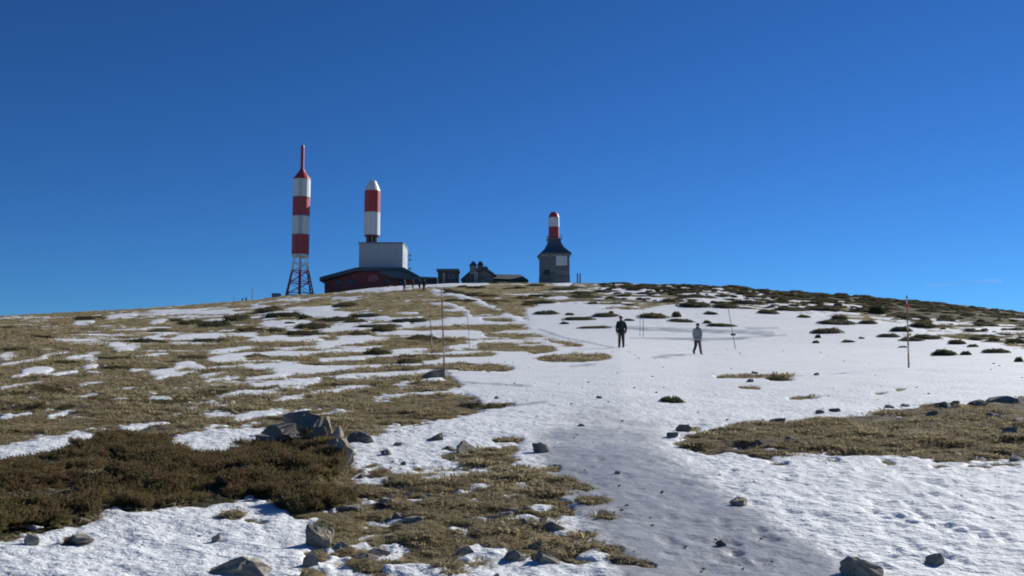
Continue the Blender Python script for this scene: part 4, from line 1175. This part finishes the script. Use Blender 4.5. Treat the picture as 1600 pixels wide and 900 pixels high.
def sprig(seed, n, mat):
    rg = np.random.default_rng(seed); V, Fc = [], []
    for k in range(n):                                   # a woody twig with short leaves up its length
        a = rg.uniform(0, 2 * math.pi); ln = rg.uniform(.55, 1.1)
        d = np.array([math.cos(a) * rg.uniform(.2, .9), math.sin(a) * rg.uniform(.2, .9), 1.0]); d /= np.linalg.norm(d)
        b = np.array([rg.uniform(-.45, .45), rg.uniform(-.45, .45), -.05])
        for j in range(9):
            t_ = .25 + .75 * j / 9
            p = b + d * ln * t_; e = d * .5 + rg.normal(size=3) * .55; e /= np.linalg.norm(e)
            s_ = np.cross(e, rg.normal(size=3)); s_ /= np.linalg.norm(s_) + 1e-6
            l_ = .17 * rg.uniform(.6, 1.3); w_ = .045 * rg.uniform(.7, 1.4); o = len(V)
            V += [tuple(p - s_ * w_), tuple(p + s_ * w_), tuple(p + e * l_ + s_ * w_ * .4), tuple(p + e * l_ - s_ * w_ * .4)]
            Fc += [(o, o + 1, o + 2, o + 3)]
    me = bpy.data.meshes.new('sprig'); me.from_pydata(V, [], Fc); me.update(); me.materials.append(mat)
    return bpy.data.objects.new('sprig_%d' % seed, me)

def scatter(name, P, scl, rot, protos, label):
    pc = bpy.data.collections.new(name + '_pieces')
    for o in protos: pc.objects.link(o)
    me = bpy.data.meshes.new(name)
    me.vertices.add(len(P)); me.vertices.foreach_set('co', P.astype(np.float32).ravel())
    a = me.attributes.new('scl', 'FLOAT_VECTOR', 'POINT'); a.data.foreach_set('vector', scl.astype(np.float32).ravel())
    a = me.attributes.new('rot', 'FLOAT_VECTOR', 'POINT'); a.data.foreach_set('vector', rot.astype(np.float32).ravel())
    me.update()
    o = bpy.data.objects.new(name, me); COL.objects.link(o)
    ng = bpy.data.node_groups.new(name, 'GeometryNodeTree')
    ng.interface.new_socket('Geometry', in_out='INPUT', socket_type='NodeSocketGeometry')
    ng.interface.new_socket('Geometry', in_out='OUTPUT', socket_type='NodeSocketGeometry')
    gi = ng.nodes.new('NodeGroupInput'); go = ng.nodes.new('NodeGroupOutput')
    ip = ng.nodes.new('GeometryNodeInstanceOnPoints'); ci = ng.nodes.new('GeometryNodeCollectionInfo')
    ci.inputs['Collection'].default_value = pc; ci.inputs['Separate Children'].default_value = True; ci.inputs['Reset Children'].default_value = True
    ip.inputs['Pick Instance'].default_value = True
    def na(nm, tp='FLOAT_VECTOR'):
        n_ = ng.nodes.new('GeometryNodeInputNamedAttribute'); n_.data_type = tp; n_.inputs['Name'].default_value = nm; return n_.outputs['Attribute']
    rv = ng.nodes.new('FunctionNodeRandomValue'); rv.data_type = 'INT'
    rv.inputs[4].default_value = 0; rv.inputs[5].default_value = len(protos) - 1
    er = ng.nodes.new('FunctionNodeEulerToRotation')
    ln = ng.links.new
    ln(gi.outputs[0], ip.inputs['Points']); ln(ci.outputs[0], ip.inputs['Instance']); ln(rv.outputs[2], ip.inputs['Instance Index'])
    ln(na('rot'), er.inputs[0]); ln(er.outputs[0], ip.inputs['Rotation']); ln(na('scl'), ip.inputs['Scale'])
    ln(ip.outputs[0], go.inputs[0])
    md = o.modifiers.new('scatter', 'NODES'); md.node_group = ng
    tag(o, label, None, None, 'stuff')
    return o

def sample(n, r0, r1, seed, amax=40):
    rg = np.random.default_rng(seed)
    a = rg.uniform(math.radians(-amax), math.radians(amax), n); r = np.exp(rg.uniform(math.log(r0), math.log(r1), n))
    x = r * np.sin(a); y = r * np.cos(a); z = H0(x, y)
    return x, y, z, r, rg

x, y, z, r, rg = sample(250000, 3.0, 185, 1)
x2, y2, z2, r2, _ = sample(150000, 4.5, 17, 9, 34)
x, y, z, r = (np.concatenate(v) for v in ((x, x2), (y, y2), (z, z2), (r, r2)))
m = snow_m(x, y, z); dk = np.where(r < 24, np.where(heather_d(x, y, z) > .5, 1, .1), lookup(FD, x, y, z) * .8)
clump = fbm(x, y, .8, 401, 2)
ok = (m < -.03) & (rg.uniform(size=len(x)) > dk * .93) & (clump + rg.uniform(-.6, .6, len(x)) > -.55)
ok &= (fbm(x, y, 1.0, 612, 3) - .24 * lookup(FB, x, y, z) > -.24) | (rg.uniform(size=len(x)) < .25) | (r > 60)
ok |= (m < .30) & (rg.uniform(size=len(x)) < .10 * (1 - np.clip(m, 0, .3) / .3)) & (r > 4)
ok &= ~((lookup(FI, x, y, z) > .6) & (rg.uniform(size=len(x)) < .93) & (m > -.05))
x, y, z, r, m = (v[ok] for v in (x, y, z, r, m))
s_ = np.clip(.036 + .0038 * r, .04, .28) * rg.uniform(.5, 1.4, len(x)) * np.clip(1.0 + .9 * fbm(x, y, .45, 430, 2) + .7 * fbm(x, y, 2.5, 431, 2), .55, 1.8)
sc3 = np.stack([s_ * 1.25, s_ * 1.25, s_ * np.clip(.42 - .0016 * r, .18, 1) * rg.uniform(.7, 1.2, len(x))], 1)
rot = np.stack([rg.normal(size=len(x)) * .12, rg.normal(size=len(x)) * .12, rg.uniform(0, 6.28, len(x))], 1)
scatter('dry_grass', np.stack([x, y, turf_z(x, y, z, m, r) - .008], 1), sc3, rot, [tuft(i, 26, .9, 1.1, .045, .75, M['grass']) for i in range(5)], 'short dry tan and olive mountain grass between the snow patches')

x, y, z, r, rg = sample(260000, 5.0, 24, 2)
dk = heather_d(x, y, z); m = snow_m(x, y, z)
ok = (dk > .45) & (m < -.02) & (fbm(x, y, .35, 540, 2) > -.22)
x, y, z, r, dk = (v[ok] for v in (x, y, z, r, dk))
hum = np.clip(.4 + 1.3 * fbm(x, y, .5, 520, 3), 0, 1.3)
edge = sstep(.4, .95, dk)
s_ = (.04 + .035 * edge) * rg.uniform(.7, 1.3, len(x))
zz = z + edge * (.01 + .135 * hum)
sc3 = np.stack([s_, s_, s_ * rg.uniform(.8, 1.3, len(x))], 1)
rot = np.stack([rg.normal(size=len(x)) * .25, rg.normal(size=len(x)) * .25, rg.uniform(0, 6.28, len(x))], 1)
print('heather', len(x))
scatter('heather', np.stack([x, y, zz], 1), sc3, rot, [sprig(40 + i, 9, M['heather']) for i in range(4)], 'dark brown and olive heather mat around the rocky outcrop, lower left')
# its woody bulk, so that the ground does not show through
hx, hy, hq = polar(geo(5, 24, 1.009), np.radians(np.arange(-38, 5, .3)))
hz = H0(hx, hy); hd = heather_d(hx, hy, hz); hm = snow_m(hx, hy, hz)
ed = sstep(.4, .95, hd); up = hz + ed * (.0 + .135 * np.clip(.4 + 1.3 * fbm(hx, hy, .5, 520, 3), 0, 1.3)) - .03
wrap = (hq.max(1) - hq.min(1)) < len(np.arange(-38, 5, .3)) * 1.5
kq = ((hd[hq] > .45) & (hm[hq] < -.02)).all(1) & (np.abs(hx[hq].max(1) - hx[hq].min(1)) < 1.0)
u, inv = np.unique(hq[kq], return_inverse=True)
o = mesh_np('heather_litter', np.stack([hx, hy, up], 1)[u], inv.reshape(-1, 4), M['heather'])
tag(o, 'dense twiggy litter under the dark heather mat', kind='stuff')

# the finest scrub along the right skyline, too dense to tell apart
P_, S_, A_ = [], [], []
for k in range(460):
    px = R.uniform(930, 1625)
    top = float(np.interp(px, SKY_PX, SKY_PY)); dn = float(np.interp(px, *RIDGE))
    py = top + 1 + (R.uniform(0, 8) if k < 190 else (dn + 4 - top) * R.random() ** 1.3)
    g = ground(px, py); kk = g.y / F_PX
    w_, h_ = R.uniform(6, 26) * kk, R.uniform(1.6, 4.0) * kk
    P_.append((g.x, g.y, float(surf(g.x, g.y)) - .02)); S_.append((w_ / 2, w_ / 2 * R.uniform(.7, 1.3), h_)); A_.append((0, 0, R.uniform(0, 6.28)))
scatter('ridge_scrub', np.array(P_), np.array(S_), np.array(A_), [bpy.data.objects.new('scrub_%d' % i, me) for i, me in enumerate(SHR[:4])], 'fine dark scrub massed along the right skyline')

# frozen grit and straw bits lying on the snow
x, y, z, r, rg = sample(9000, 4.0, 60, 3)
m = snow_m(x, y, z); fi = lookup(FI, x, y, z)
ok = (m > .05) & (rg.uniform(size=len(x)) < .06 + .25 * (m < .4) + .06 * fi)
x, y, r = x[ok], y[ok], r[ok]; z = surf(x, y)
s_ = (.006 + .0006 * r) * rg.uniform(.4, 2.0, len(x)) ** 1.3
pm = []
for i in range(3):
    me = rock_mesh(900 + i); me.materials.append(M['rock_dark' if i else 'rock']); pm.append(bpy.data.objects.new('bit_%d' % i, me))
scatter('gravel', np.stack([x, y, z + s_ * .1], 1), np.stack([s_ * 1.5, s_ * 1.5, s_ * .8], 1), np.stack([0 * x, 0 * x, rg.uniform(0, 6.28, len(x))], 1), pm, 'scattered grit and small stones frozen into the snow')

# ------------------------------------------------------------------ faint contrail low in the right-hand sky
def contrail():
    m, t, b = new_mat('contrail_ice')
    g = N(t, 'ShaderNodeTexCoord')
    sp = N(t, 'ShaderNodeSeparateXYZ'); t.links.new(g.outputs['Generated'], sp.inputs[0])
    n = noise(t, 5.0, 4, .6, g.outputs['Generated'])
    b.inputs['Base Color'].default_value = (.85, .85, .85, 1); b.inputs['Roughness'].default_value = 1
    tl = N(t, 'ShaderNodeBsdfTranslucent'); tl.inputs['Color'].default_value = (.85, .85, .85, 1)
    tp = N(t, 'ShaderNodeBsdfTransparent'); mx = N(t, 'ShaderNodeMixShader'); t.links.new(math_n(t, 'MULTIPLY', n, .11), mx.inputs[0])
    t.links.new(tp.outputs[0], mx.inputs[1]); t.links.new(tl.outputs[0], mx.inputs[2])
    t.links.new(mx.outputs[0], t.nodes['Material Output'].inputs['Surface'])
    a = at(1448, 446, 16000); c = at(1562, 438.5, 17500)
    o = MB().tube(a - a, c - a, 18, 40, 12).build('contrail', m, None, True)
    o.location = a
    tag(o, 'faint thin white contrail low in the blue sky at right', 'contrail')
contrail()
